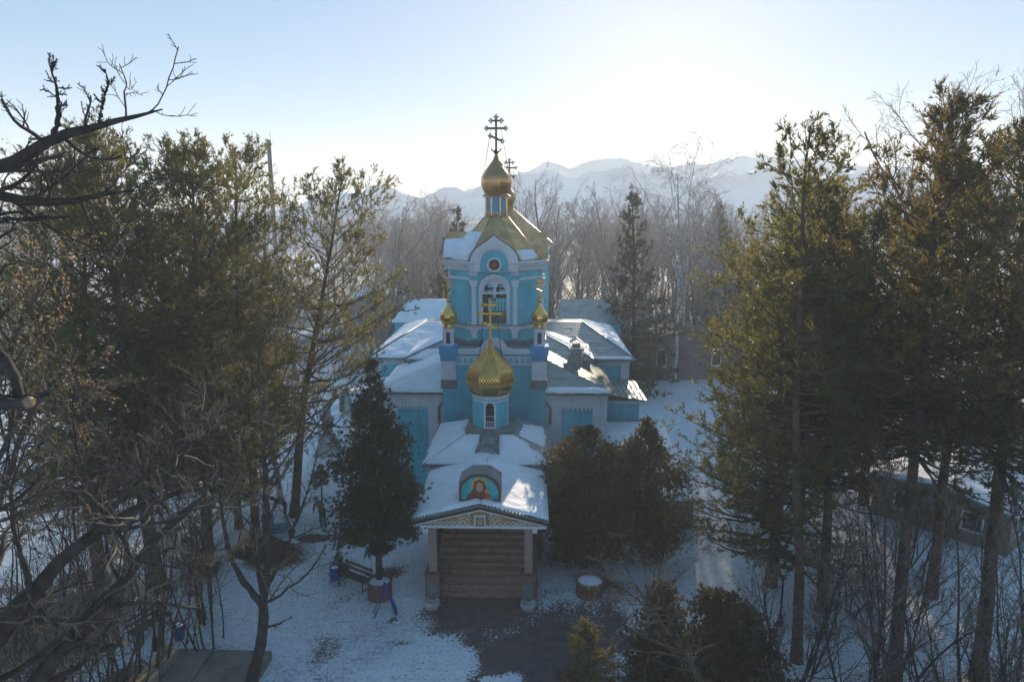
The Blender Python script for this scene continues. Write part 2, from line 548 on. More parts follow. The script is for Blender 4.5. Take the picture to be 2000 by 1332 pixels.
# ------------------------------------------------------------------ terrain
def ground_height(x, y):
    h = 0.10 * (fbm(x * 0.35, y * 0.35) - 0.5) + 0.05 * (fbm(x * 1.6 + 9, y * 1.6) - 0.5)
    bank = np.exp(-((x + 11.2) / 2.2) ** 2 - ((y - 40.5) / 5.5) ** 2) * 0.45          # ploughed ridge beside the church
    bank2 = np.exp(-((x - 3.6) / 1.2) ** 2 - ((y - 26.6) / 1.6) ** 2) * 0.25
    bank3 = np.exp(-((x + 5.2) / 1.3) ** 2 - ((y - 29.0) / 1.4) ** 2) * 0.25
    flat = np.clip((np.abs(x + 1) - 3.6) / 1.5, 0, 1)
    near = np.clip((y - 16) / 6, 0, 1)
    return h * (0.25 + 0.75 * flat) + (bank + bank2 + bank3) * (0.6 + 0.8 * fbm(x * 0.9, y * 0.9)) - 0.0

def build_ground():
    def axis(fine0, fine1, step, far):
        a = list(np.arange(fine0, fine1 + 1e-6, step))
        s = step
        x = fine1
        hi = []
        while x < far:
            s *= 1.25; x += s; hi.append(x)
        s = step; x = fine0
        lo = []
        while x > -far:
            s *= 1.25; x -= s; lo.append(x)
        return np.array(lo[::-1] + a + hi)
    xs = axis(-34, 34, 0.30, 1200)
    ys = axis(13, 60, 0.30, 1100)
    X, Y = np.meshgrid(xs, ys, indexing='ij')
    Z = ground_height(X, Y)
    fade = np.clip(1 - (np.hypot(X, Y) - 60) / 100, 0, 1)
    Z = Z * fade
    nx, ny = X.shape
    idx = np.arange(nx * ny).reshape(nx, ny)
    q = np.stack([idx[:-1, :-1], idx[1:, :-1], idx[1:, 1:], idx[:-1, 1:]], -1).reshape(-1, 4)
    me = np_mesh('ground', np.stack([X, Y, Z], -1).reshape(-1, 3), quads=q, smooth=True)
    # wet paving swept clear before the steps, and bare leafy soil under the trees
    w = lambda s, k=0.0: (fbm(X * s + k, Y * s + k) - 0.5)
    pave = 1 - np.hypot((X - 0.9) / 5.4, (Y - 22.4) / 5.8)
    pave = np.minimum(pave, 0.9) + w(0.5) * 1.1 + w(2.0, 4) * 0.5
    pave = np.maximum(pave, 1.1 - np.maximum(np.abs(X + 1.2) / 2.6, np.abs(Y - 26.2) / 2.2) + w(1.2) * 0.6)
    island = 0.9 - np.hypot((X + 0.25) / 1.5, (Y - 21.3) / 1.5) + w(1.0, 2) * 1.4
    pave = np.where(island > 0.1, pave - island * 1.4, pave)
    drift = 1 - np.hypot((X + 4.5) / 3.6, (Y - 21.5) / 3.6) + w(0.6, 8) * 0.7
    pave = np.where(drift > 0, pave - drift * 2, pave)
    dirt = np.full_like(X, -0.75)
    for (cx, cy_, rx, ry, s) in ((-19, 24, 6.5, 9, 1.3), (-17.5, 19.5, 4.6, 6.5, 1.4), (13.5, 17.0, 5, 3.5, 1.0), (-11.5, 30.6, 2.6, 2.0, 1.2), (-5.4, 28.6, 1.5, 1.3, 0.75), (13, 19, 6, 5, 0.7), (5.5, 18.2, 3.5, 4.0, 1.0), (9.5, 26, 2.2, 2.5, 0.6), (22, 40, 7, 8, 0.5), (-26, 40, 10, 14, 0.7), (4.5, 27.5, 2.6, 2.4, 0.9), (-7.0, 26.9, 0.8, 0.5, 0.55), (-4.9, 25.3, 0.5, 0.5, 0.8), (-8.8, 21, 1.0, 1.6, 0.6), (-10.4, 25.5, 1.2, 0.9, 0.4), (-4.2, 23.8, 1.1, 0.5, 0.5), (12, 24, 3.0, 2.4, 0.7), (16, 20, 4, 4, 0.9), (9, 31, 2.2, 3.0, 0.35), (-14, 20, 4, 5, 0.9)):
        dirt = np.maximum(dirt, s - np.hypot((X - cx) / rx, (Y - cy_) / ry) * (s + 0.3))
    track = np.exp(-((X + 7.2 + 0.16 * (Y - 24) ** 1.0 * 1.0) / 0.8) ** 2) * np.clip((36 - Y) / 6, 0, 1) * np.clip((Y - 17) / 3, 0, 1)
    dirt = np.maximum(dirt, track * 0.55 - 0.35)
    dirt = dirt + w(0.8, 3) * 1.3 - 0.1 + w(3.0, 6) * 0.4
    far_wood = np.clip((Y - 62) / 10, 0, 1) * np.clip((190 - Y) / 30, 0, 1)
    dirt = np.maximum(dirt, far_wood * (0.35 + w(0.25, 5) * 1.3))
    trail = np.zeros_like(X)
    for pts in ([(-3.5, 25.8), (-6.0, 24.2), (-8.2, 21.8), (-9.5, 18)], [(-3.0, 25.5), (-5.6, 23.0), (-6.9, 20.2), (-7.2, 16)], [(-6.0, 26.6), (-8.4, 28.6), (-10.0, 31.2), (-10.4, 34)], [(-9, 22), (-12, 24.5), (-14, 27)], [(2.6, 26), (6.5, 27.2), (8.6, 30.5), (9.4, 36), (10.5, 44)], [(10.5, 24.5), (14, 26.5), (19, 29)], [(-10.5, 36), (-13, 40), (-13.6, 47)]):
        for (ax, ay), (bx_, by_) in zip(pts[:-1], pts[1:]):
            tt = np.clip(((X - ax) * (bx_ - ax) + (Y - ay) * (by_ - ay)) / ((bx_ - ax) ** 2 + (by_ - ay) ** 2), 0, 1)
            dd = np.hypot(X - ax - tt * (bx_ - ax) + w(0.7, 1) * 1.2, Y - ay - tt * (by_ - ay) + w(0.7, 5) * 1.2)
            trail = np.maximum(trail, np.exp(-(dd / 0.55) ** 2))
    for nm, arr in (('pave', pave), ('dirt', dirt), ('trail', trail)):
        at = me.attributes.new(nm, 'FLOAT', 'POINT')
        at.data.foreach_set('value', np.clip(arr, -2, 2).astype(np.float32).ravel())
    m = bpy.data.materials.new('ground_snow')
    m.use_nodes = True
    nt = m.node_tree; n, l = nt.nodes, nt.links
    n.clear()
    out = n.new('ShaderNodeOutputMaterial'); p = n.new('ShaderNodeBsdfPrincipled')
    l.new(p.outputs[0], out.inputs[0])
    tc = n.new('ShaderNodeTexCoord')
    def noise(s, d=6, rough=0.6):
        z = n.new('ShaderNodeTexNoise'); z.inputs['Scale'].default_value = s; z.inputs['Detail'].default_value = d
        z.inputs['Roughness'].default_value = rough
        l.new(tc.outputs['Object'], z.inputs['Vector']); return z.outputs[0]
    def rng(v, a, b, c=0.0, d=1.0):
        r = n.new('ShaderNodeMapRange')
        for i, k in enumerate((a, b, c, d)): r.inputs[i + 1].default_value = k
        l.new(v, r.inputs[0]); return r.outputs[0]
    def mix(f, a, b):
        x = n.new('ShaderNodeMix'); x.data_type = 'RGBA'
        l.new(f, x.inputs[0])
        for i, k in ((6, a), (7, b)):
            if isinstance(k, tuple): x.inputs[i].default_value = (*k, 1)
            else: l.new(k, x.inputs[i])
        return x.outputs[2]
    def math_(op, a, b):
        x = n.new('ShaderNodeMath'); x.operation = op
        for i, k in ((0, a), (1, b)):
            if isinstance(k, float): x.inputs[i].default_value = k
            else: l.new(k, x.inputs[i])
        return x.outputs[0]
    def attr(nm):
        a = n.new('ShaderNodeAttribute'); a.attribute_name = nm; return a.outputs['Fac']
    fine, med, big = noise(9.0), noise(2.6), noise(0.45)
    snow = mix(rng(med, 0.35, 0.65), (0.70, 0.73, 0.77), (0.85, 0.86, 0.89))
    trod = mix(rng(fine, 0.52, 0.66), snow, (0.30, 0.30, 0.31))                      # trodden, speckled snow
    snow = mix(rng(big, 0.50, 0.66), snow, trod)
    step_ = noise(5.5, 3, 0.5)
    packed = mix(rng(step_, 0.42, 0.58), (0.42, 0.43, 0.45), (0.74, 0.76, 0.79))     # footprints trodden into the snow
    snow = mix(math_('MULTIPLY', attr('trail'), rng(med, 0.3, 0.6, 0.5, 1.0)), snow, packed)
    soil = mix(rng(fine, 0.35, 0.65), (0.060, 0.040, 0.028), (0.17, 0.115, 0.062))
    wet = mix(rng(med, 0.35, 0.65), (0.075, 0.066, 0.066), (0.15, 0.105, 0.095))
    md = rng(math_('ADD', attr('dirt'), math_('MULTIPLY', math_('SUBTRACT', fine, 0.5), 1.6)), 0.08, 0.42)
    mp = rng(math_('ADD', attr('pave'), math_('MULTIPLY', math_('SUBTRACT', fine, 0.5), 1.3)), 0.12, 0.32)
    c = mix(md, snow, soil)
    c = mix(mp, c, wet)
    l.new(c, p.inputs['Base Color'])
    l.new(rng(mp, 0.0, 1.0, 0.8, 0.5), p.inputs['Roughness'])
    p.inputs['Specular IOR Level'].default_value = 0.25
    b = n.new('ShaderNodeBump'); b.inputs['Strength'].default_value = 0.5; b.inputs['Distance'].default_value = 0.06
    l.new(math_('ADD', math_('ADD', math_('MULTIPLY', fine, 0.6), med), math_('MULTIPLY', math_('MULTIPLY', step_, attr('trail')), 3.0)), b.inputs['Height'])
    l.new(b.outputs[0], p.inputs['Normal'])
    me.materials.append(m)
    tag(link('ground', me), kind='structure')
build_ground()

def hills():
    """three ranges beyond the plain; the farther, the higher"""
    mat('hill_snow', (0.84, 0.83, 0.83), 0.9, col2=(0.52, 0.50, 0.50), scale=0.02, detail=9)
    prof = {1500: [(-2600, 10), (-900, 22), (-560, 36), (-380, 48), (-300, 44), (-150, 40), (0, 34), (160, 40), (420, 34), (700, 46), (1000, 40), (2600, 20)],
            2200: [(-3600, 20), (-720, 60), (-600, 120), (-520, 158), (-470, 150), (-380, 160), (-290, 116), (-180, 150), (-60, 190), (120, 214), (260, 226), (330, 236), (480, 205), (640, 222), (820, 236), (1000, 220), (1500, 190), (3600, 60)],
            3000: [(-4600, 30), (-420, 90), (-160, 190), (100, 300), (260, 335), (330, 326), (420, 348), (520, 352), (640, 322), (760, 340), (920, 356), (1060, 372), (1200, 352), (1700, 300), (4600, 90)]}
    SC = 0.22
    prof = {int(d * SC): [(x * SC, z * SC * 0.78 + 7) for x, z in pr_] for d, pr_ in prof.items()}
    for k, (dist, pr) in enumerate(sorted(prof.items())):
        px = np.array([a for a, b in pr]); pz = np.array([b for a, b in pr])
        xs = np.linspace(px[0], px[-1], 520 if k else 260)
        ts = np.linspace(0, 1, 24)
        X, Tt = np.meshgrid(xs, ts, indexing='ij')
        top = np.interp(X, px, pz) + (fbm(X / 14.0 + k * 9, X * 0 + k, 6) - 0.5) * (4, 13, 17)[k]
        wid = (70, 95, 118)[k]
        Y = dist + (Tt - 0.5) * wid * 2
        env = np.clip(1 - np.abs(Tt - 0.5) * 2, 0, 1) ** 1.15
        rid = fbm(X / 15.0 + k, Y / 20.0, 6)
        Z = top * env * (1 - 0.75 * (1 - env) * rid) - 1.0
        nx, nt_ = X.shape
        idx = np.arange(nx * nt_).reshape(nx, nt_)
        q = np.stack([idx[:-1, :-1], idx[1:, :-1], idx[1:, 1:], idx[:-1, 1:]], -1).reshape(-1, 4)
        tag(link('hills', np_mesh('hills', np.stack([X, Y, Z], -1).reshape(-1, 3), quads=q, m='hill_snow', smooth=True)), kind='structure')
hills()

# the winter air: one even, pale volume round everything
def haze():
    m = bpy.data.materials.new('haze_air'); m.use_nodes = True
    n, l = m.node_tree.nodes, m.node_tree.links
    n.clear()
    out = n.new('ShaderNodeOutputMaterial'); v = n.new('ShaderNodeVolumePrincipled')
    v.inputs['Color'].default_value = (0.90, 0.95, 1.0, 1)
    v.inputs['Density'].default_value = HAZE_D
    v.inputs['Anisotropy'].default_value = 0.18
    l.new(v.outputs[0], out.inputs['Volume'])
    MATS['haze_air'] = m
    b = MB().box(-1300, 1300, -200, 1200, -6, 88)
    tag(b.build('haze', 'haze_air'), kind='stuff')
HAZE_D = 0.0011
haze()

# ------------------------------------------------------------------ the church
church = empty('church', (-1.33, 26.4, 0), R(-1.5))
tag(church, 'turquoise and white church with gilded onion domes and snow on its roofs', 'church')

def part(mb, name, m, parent=None, **k):
    return mb.build(name, m, parent or church, **k)

def onion(r, h, n=26, neck=0.72, tip=0.03):
    """onion dome profile from the neck up to the point"""
    key = [(0.0, neck), (0.07, 0.81), (0.14, 0.90), (0.24, 0.98), (0.34, 1.0), (0.42, 0.965), (0.50, 0.87), (0.60, 0.69), (0.71, 0.46), (0.81, 0.26), (0.92, 0.10), (1.0, tip)]
    zs = np.linspace(0, 1, n)
    rs = np.interp(zs, [a for a, b in key], [b for a, b in key])
    k = np.convolve(np.pad(rs, 2, mode='edge'), np.ones(5) / 5, 'valid')
    k[0], k[-1] = rs[0], rs[-1]
    return [(float(a) * r, float(z) * h) for a, z in zip(k, zs)]

def orthodox_cross(z0, h, m, parent, x=0, y=0, crescent=False, t=None, wires=0.0, wz=0.0):
    t = t or h * 0.028
    b = MB()
    bar = lambda x0, x1, za, zb: b.box(x0, x1, -t * 0.7, t * 0.7, za, zb)
    bar(-t, t, 0, h * 0.94)
    def knob(px, pz, dx, dz):
        s = t * 1.55
        for (ax, az) in ((dx, dz), (dz * 0.95, dx * 0.95), (-dz * 0.95, -dx * 0.95)):
            b.add([(px + ax * s + s * 0.8 * q[0], q[1] * t, pz + az * s + s * 0.8 * q[2]) for q in ((1, 0, 0), (-1, 0, 0), (0, 1, 0), (0, -1, 0), (0, 0, 1), (0, 0, -1))],
                  [(0, 2, 4), (2, 1, 4), (1, 3, 4), (3, 0, 4), (2, 0, 5), (1, 2, 5), (3, 1, 5), (0, 3, 5)])
    wa, wb, wc = h * 0.25, h * 0.135, h * 0.165
    b.box(-wa, wa, -t * 0.6, t * 0.6, h * 0.655 - t, h * 0.655 + t)
    b.box(-wb, wb, -t * 0.6, t * 0.6, h * 0.845 - t * 0.9, h * 0.845 + t * 0.9)
    b.box(-wc, wc, -t * 0.6, t * 0.6, -t, t, M=T(0, 0, h * 0.40) @ Matrix.Rotation(R(24), 4, 'Y'))
    for s in (-1, 1):
        knob(s * wa, h * 0.655, s, 0); knob(s * wb, h * 0.845, s, 0)
        knob(s * wc * 0.93, h * 0.40 - s * wc * 0.40, s, 0)
    knob(0, h * 0.94, 0, 1)
    b.lathe([(t * 1.2, -0.01), (t * 2.4, t * 1.4), (t * 2.4, t * 3.4), (t * 1.2, t * 4.6)], 10)
    if crescent:
        b.tube([(h * 0.13 * math.cos(a), 0, h * 0.155 + h * 0.10 * math.sin(a)) for a in np.linspace(PI * 1.02, PI * 1.98, 12)], t * 0.7, 6)
    c = b.build('cross', m, parent, loc=(x, y, z0))
    if wires:
        for (sx, sy) in ((-1, -1), (1, -1), (-1, 1), (1, 1)):
            MB().tube([(x + sx * wa * 0.55, y, z0 + h * 0.62), (x + sx * wires, y + sy * wires * 0.6, wz)], 0.009, 4).build('guy_wire', 'blackmetal', parent)
    return c

# --- vestibule with its gilded cupola
VW, VY0, VY1 = 2.9, 5.5, 11.6
b = MB().box(-VW, VW, VY0, VY1, 0, 4.22)
ves = part(b, 'vestibule', 'teal')
b = MB().box(-VW - 0.06, VW + 0.06, VY0 - 0.06, VY1, 3.85, 4.10)
b.box(-VW - 0.05, VW + 0.05, VY0 - 0.05, VY1, 0, 0.7)
b.build('plinth_and_cornice', 'white', ves)
ap = 1.25
E = VW + 0.30
ez, tz = 4.25, 5.22
yc = 8.3
corn = [(-E, VY0 - 0.3, ez), (E, VY0 - 0.3, ez), (E, VY1, ez), (-E, VY1, ez)]
topq = [(-ap, yc - ap, tz), (ap, yc - ap, tz), (ap, yc + ap, tz), (-ap, yc + ap, tz)]
b = MB()
b.add(corn + topq, [(0, 1, 5, 4), (1, 2, 6, 5), (2, 3, 7, 6), (3, 0, 4, 7), (4, 5, 6, 7), (3, 2, 1, 0)])
b.box(-E - 0.02, E + 0.02, VY0 - 0.32, VY1, ez - 0.14, ez - 0.005)
vroof = part(b, 'vestibule_roof', 'flashing')
facets = [[corn[0], corn[1], topq[1], topq[0]], [corn[1], corn[2], topq[2], topq[1]], [corn[2], corn[3], topq[3], topq[2]], [corn[3], corn[0], topq[0], topq[3]]]
panels(facets[1], vroof, 'roofmetal', 0.75, 4.0)
snow_on(facets[0], vroof, 0.13, 0.03, 0.20, seed=1, mask=lambda U, W: np.maximum(np.abs(U - E) - 0.55 + W * 0.0, 0.9 - W) - 0.0)
snow_on(facets[3], vroof, 0.13, 0.05, 0.25, seed=2)
snow_on(facets[1], vroof, 0.10, 0.25, 0.5, seed=3, mask=lambda U, W: U - 1.9)
# half-round dormer in the front slope
b = MB()
DW = 0.66
prof = arch(DW, 0, 0.16, 14)
b.ring_prism(prof, arch(DW - 0.12, 0.08, 0.16, 14), -0.02, 0.12)
b.prism(prof, 0.12, 1.5)
dorm = part(b, 'dormer', 'flashing', loc=(-0.05, VY0 + 0.15, 4.30))
MB().prism(arch(DW - 0.12, 0.08, 0.16, 14), 0.05, 0.10).build('dormer_screen', 'greywall', dorm)
MB().prism([(-0.18, 0.86), (0.18, 0.86), (0.30, 0.80), (-0.30, 0.80)], 0.1, 1.1).build('dormer_cap', 'roofmetal', dorm)

def octo(r0, r1, z0, z1, M=None, n=8):
    b_ = MB(); ph = PI / 8
    c = 1 / math.cos(PI / 8)
    return b_.lathe([(r0 * c, z0), (r1 * c, z1)], n, M, smooth=False, ph=ph)

# cupola drum: eight faces with arched windows
cup = empty('cupola', (-0.0, yc, 0), 0, church)
dz0, dz1, dr = 5.22, 7.05, 0.90
octo(1.35, 1.05, dz0 - 0.05, dz0 + 0.16).build('drum_skirt', 'flashing', cup)
side = dr * math.tan(PI / 8)
b = MB()
for k in range(8):
    M = T(0, 0, 0, rz=k * PI / 4) @ T(0, -dr, 0)
    face = [(-side, dz0 + 0.12), (side, dz0 + 0.12), (side, dz1), (-side, dz1)]
    if k % 2 == 0: b.ring_prism(face, arch(0.22, dz0 + 0.24, dz0 + 1.32, 10), 0.0, 0.10, M)
    else: b.prism(face, 0.0, 0.10, M)
b.build('drum', 'teal', cup)
for k in range(0, 8, 2):
    M = T(0, 0, 0, rz=k * PI / 4) @ T(0, -dr, 0)
    w = MB().ring_prism(arch(0.305, dz0 + 0.14, dz0 + 1.32, 10), arch(0.215, dz0 + 0.24, dz0 + 1.32, 10), -0.03, 0.03, M).build('window_surround', 'white', cup)
    MB().prism(arch(0.22, dz0 + 0.24, dz0 + 1.32, 10), 0.07, 0.08, M).build('window_pane', 'darkglass', cup)
    bb = MB()
    for zz in (0.52, 0.80):
        bb.box(-0.215, 0.215, 0.0, 0.02, dz0 + zz, dz0 + zz + 0.025, M)
    for xx in (-0.13, -0.045, 0.045, 0.13):
        bb.box(xx - 0.012, xx + 0.012, 0.0, 0.02, dz0 + 0.25, dz0 + 0.52, M)
    tag(bb.build('window_bars', 'white', cup), kind='stuff')
b = MB()
c8 = 1 / math.cos(PI / 8)
b.lathe([(dr * c8 + 0.02, dz1 - 0.30), (dr * c8 + 0.035, dz1 - 0.26), (dr * c8 + 0.02, dz1 - 0.22)], 8, None, False, ph=PI / 8)
b.lathe([(dr * c8 + 0.03, dz1 - 0.06), (dr * c8 + 0.10, dz1), (dr * c8 + 0.10, dz1 + 0.05)], 8, None, False, ph=PI / 8)
for k in range(8):
    for i in range(5):
        xx = (i - 2) * side * 0.4
        b.box(xx - 0.045, xx + 0.045, -0.05, 0.02, dz1 - 0.15, dz1 - 0.05, T(0, 0, 0, rz=k * PI / 4) @ T(0, -dr, 0))
tag(b.build('dentil_cornice', 'white', cup), kind='stuff')
b = MB().lathe(onion(1.36, 2.62, 34, 0.70), M=T(0, 0, dz1 + 0.05), gores=8, ph=PI / 8, uvs=(6.2, 3.9))
b.lathe([(0.0, dz1 + 0.05), (0.98, dz1 + 0.05)], 8, ph=PI / 8, smooth=False)
b.build('gilded_dome', 'scalegold', cup)
b = MB()
for k in range(8):
    a = PI / 8 + k * PI / 4
    b.tube([(r * math.cos(a), r * math.sin(a), z + dz1 + 0.05) for r, z in onion(1.37, 2.62, 20, 0.70)], 0.016, 5)
b.build('gore_ribs', 'gold', cup)
orthodox_cross(dz1 + 2.62, 2.4, 'crossgold', cup, t=0.05, wires=0.62, wz=dz1 + 1.62)

# --- lower tower block
LX, LY0, LY1 = 2.95, 11.6, 17.2
b = MB().box(-LX, LX, LY0, LY1, 0, 8.75)
low = part(b, 'tower_base', 'teal')
b = MB()
# inset-looking frame strips on the front
for (x0, x1, z0, z1) in ((-2.15, 2.15, 7.42, 7.55), (-2.15, -2.03, 4.5, 7.42), (2.03, 2.15, 4.5, 7.42)):
    b.box(x0, x1, LY0 - 0.035, LY0 + 0.01, z0, z1)
b.build('panel_moulding', 'teal', low)
b = MB().box(-2.12, 2.12, LY0 - 0.05, LY0 + 0.02, 7.78, 8.30)
b.build('frieze', 'white', low)
b = MB()
for i in range(13):
    if abs(i - 6) < 1: continue
    x = (i - 6) * 0.325
    b.box(x - 0.10, x + 0.10, LY0 - 0.075, LY0 - 0.045, 7.90, 8.18)
tag(b.build('frieze_blocks', 'teal', low), kind='stuff')
# front cornice sweeping up into a semicircle
pts_o, pts_i = [], []
for i in range(41):
    x = -2.2 + 4.4 * i / 40
    r = abs(x)
    if r < 0.72: z = 8.72 + math.sqrt(max(0, 0.72 ** 2 - r * r)) * 0.92
    elif r < 1.15: z = 8.72 - 0.0 + 0.10 * (1 - (r - 0.72) / 0.43)
    else: z = 8.72
    pts_o.append((x, z))
    zi = 8.45 + (math.sqrt(max(0, 0.50 ** 2 - r * r)) * 0.9 if r < 0.50 else 0)
    pts_i.append((x, zi))
b = MB()
vs_, fs = [], []
for (x, z), (x2, z2) in zip(pts_o, pts_i):
    vs_ += [(x, LY0 - 0.14, z), (x2, LY0 - 0.14, z2), (x, LY0 + 0.10, z), (x2, LY0 + 0.10, z2)]
for i in range(40):
    o = 4 * i
    fs += [(o, o + 4, o + 5, o + 1), (o + 2, o + 3, o + 7, o + 6), (o, o + 2, o + 6, o + 4), (o + 1, o + 5, o + 7, o + 3)]
b.add(vs_, fs)
b.build('arched_cornice', 'white', low)
MB().prism(arch(0.5, 8.4, 8.45, 14, h=0.45), LY0 - 0.05, LY0 + 0.05).build('tympanum', 'teal', low)
MB().box(-LX + 0.1, LX - 0.1, LY0 + 0.12, LY1, 8.755, 8.86).build('ledge_flashing', 'flashing', low)
MB().box(-1.02, -0.55, LY0 - 0.03, LY0 + 0.02, 4.45, 5.45).ring_prism([(-1.08, 4.38), (-0.49, 4.38), (-0.49, 5.52), (-1.08, 5.52)], [(-1.02, 4.45), (-0.55, 4.45), (-0.55, 5.45), (-1.02, 5.45)], LY0 - 0.06, LY0 + 0.01).build('attic_window', 'darkwood', low)
for s in (-1, 1):
    px = s * 2.58
    p = part(MB().box(px - 0.43, px + 0.43, LY0 - 0.22, LY0 + 0.62, 6.95, 8.05), 'corner_pier', 'white')
    MB().box(px - 0.45, px + 0.45, LY0 - 0.24, LY0 + 0.4, 6.45, 6.95).build('pier_flashing', 'flashing', p)
    bb = MB().box(px - 0.46, px + 0.46, LY0 - 0.25, LY0 + 0.65, 8.05, 8.42)
    for i in range(4):
        x = px + (i - 1.5) * 0.2
        bb.ring_prism([(x - 0.085, 8.12), (x + 0.085, 8.12), (x + 0.085, 8.34), (x - 0.085, 8.34)], [(x - 0.045, 8.17), (x + 0.045, 8.17), (x + 0.045, 8.30), (x - 0.045, 8.30)], LY0 - 0.28, LY0 - 0.24)
    bb.build('pier_cap', 'capblue', p)
    MB().box(px - 0.52, px + 0.52, LY0 - 0.31, LY0 + 0.7, 8.423, 8.92).build('pier_block', 'capblue', p)
    # little turret with a blind niche, onion dome and cross
    t = empty('turret', (px, LY0 + 0.18, 8.92), 0, church)
    tr = 0.32
    b = octo(tr, tr, 0, 1.0)
    b.build('turret_drum', 'white', t)
    for k in range(0, 8, 2):
        MB().prism(arch(0.115, 0.12, 0.68, 8), -0.015, 0.02, T(0, 0, 0, rz=k * PI / 4) @ T(0, -tr, 0)).build('niche', 'navy', t)
    MB().lathe([(0.30, 1.0), (0.36, 1.03), (0.36, 1.08), (0.30, 1.12), (0.36, 1.18), (0.33, 1.22)], 20).build('turret_ring', 'gold', t)
    MB().lathe(onion(0.50, 1.25, 26, 0.66, 0.12), 8, T(0, 0, 1.2), gores=10).build('gilded_dome', 'gold', t)
    MB().lathe([(0.02, 0)] + [(0.13 * math.sin(a), 0.13 - 0.13 * math.cos(a)) for a in np.linspace(0.3, PI - 0.3, 8)] + [(0.02, 0.26)], 14, T(0, 0, 2.42)).build('ball', 'gold', t)
    orthodox_cross(2.66, 1.15, 'crossgold', t, t=0.035)

# --- belfry: octagon with four wide faces, open arches, keel gables
BY = 15.2
HB, HS = 2.7, 1.5
bel = empty('belfry', (0, BY, 0), 0, church)
z0, z1 = 8.86, 13.1
zl = 9.85
for k in range(4):
    M = T(0, 0, 0, rz=k * PI / 2) @ T(0, -HB, 0)
    b = MB()
    hole = arch(0.70, 10.0, 12.0, 12, h=0.66)
    b.ring_prism([(-HS, z0), (HS, z0), (HS, z1), (-HS, z1)], hole, 0.0, 0.35, M)
    b.build('belfry_wall', 'teal', bel)
    # chamfer wall
    x0, y0 = HS, 0.0
    b = MB()
    L = math.hypot(HB - HS, HB - HS)
    M2 = M @ T(HS, 0, 0, rz=R(45))
    b.prism([(0.0, z0), (L, z0), (L, z1), (0.0, z1)], 0.0, 0.3, M2)
    b.build('belfry_wall', 'teal', bel)
    # surround of the opening and the paired inner arches with a hanging drop
    s = MB().ring_prism(arch(0.90, 9.95, 12.0, 14, h=0.86), arch(0.69, 10.0, 12.0, 14, h=0.65), -0.08, 0.10, M).build('window_surround', 'white', bel)
    b = MB()
    out = arch(0.69, 11.72, 12.0, 14, h=0.65)
    inn = []
    for cx in (0.335, -0.335):
        inn.append(arch(0.25, 11.86, 12.06, 8, x=cx))
    tr = tessellate_polygon([[Vector((x, z, 0)) for x, z in out]] + [[Vector((x, z, 0)) for x, z in h] for h in inn])
    pts = out + inn[0] + inn[1]
    n_ = len(pts)
    vs_ = [(x, 0.08, z) for x, z in pts] + [(x, 0.18, z) for x, z in pts]
    b.add(vs_, [tuple(t_) for t_ in tr] + [tuple(n_ + i for i in reversed(t_)) for t_ in tr], False, M)
    b.lathe([(0.02, 11.45), (0.07, 11.52), (0.06, 11.6), (0.10, 11.72)], 8, M @ T(0, 0.13, 0))
    b.build('twin_arch', 'white', s)
    b = MB()
    for i in range(7):
        xx = -0.6 + 0.2 * i
        b.box(xx - 0.008, xx + 0.008, 0.2, 0.215, 10.0, 11.75, M)
    for zz in (10.55, 11.15, 11.7):
        b.box(-0.69, 0.69, 0.2, 0.215, zz - 0.008, zz + 0.008, M)
    tag(b.build('window_bars', 'blackmetal', s), kind='stuff')
    for sx in (-1, 1):
        b = MB()
        b.lathe([(0.20, 9.98), (0.20, 10.06), (0.15, 10.12), (0.14, 12.10), (0.15, 12.2)], 12, M @ T(sx * 1.18, 0.0, 0))
        b.box(sx * 1.18 - 0.2, sx * 1.18 + 0.2, -0.2, 0.02, 12.2, 12.42, M)
        b.box(sx * 1.18 - 0.24, sx * 1.18 + 0.24, -0.24, 0.02, 12.42, 12.54, M)
        b.build('half_column', 'white', bel)
        b = MB()
        b.box(sx * 1.18 - 0.24, sx * 1.18 + 0.24, -0.16, 0.01, 9.58, 9.72, M)
        b.box(sx * 1.18 - 0.16, sx * 1.18 + 0.16, -0.13, 0.01, 9.20, 9.56, M)
        for i in range(4):
            b.box(sx * 1.18 - 0.20 + 0.105 * i, sx * 1.18 - 0.13 + 0.105 * i, -0.19, -0.16, 9.50, 9.66, M)
        b.build('bracket', 'white', bel)
        b = MB()
        b.box(sx * 1.18 - 0.24, sx * 1.18 + 0.24, -0.10, 0.01, 12.80, 13.0, M)
        for i in range(4):
            b.box(sx * 1.18 - 0.20 + 0.105 * i, sx * 1.18 - 0.13 + 0.105 * i, -0.13, -0.09, 12.78, 12.92, M)
        b.build('dentil_block', 'white', bel)
# string courses and cornice following the octagon
def octo_band(off, za, zb, off2=None):
    off2 = off if off2 is None else off2
    def ring(o_):
        s_ = HS + o_ * math.tan(PI / 8)
        h_ = HB + o_
        return [(-s_, -h_), (s_, -h_), (h_, -s_), (h_, s_), (s_, h_), (-s_, h_), (-h_, s_), (-h_, -s_)]
    r0, r1 = ring(off), ring(off2)
    b_ = MB()
    vs2 = [(x, y, za) for x, y in r0] + [(x, y, zb) for x, y in r1]
    b_.add(vs2, [tuple(range(7, -1, -1)), tuple(range(8, 16))] + [(i, (i + 1) % 8, 8 + (i + 1) % 8, 8 + i) for i in range(8)])
    return b_
octo_band(0.14, 9.72, 9.93, 0.20).build('string_course', 'white', bel)
octo_band(0.24, 9.933, 9.97).build('ledge_flashing', 'flashing', bel)
octo_band(0.30, 8.90, 9.04, 0.02).build('base_flashing', 'flashing', bel)
bnd = octo_band(0.10, 12.555, 12.68)
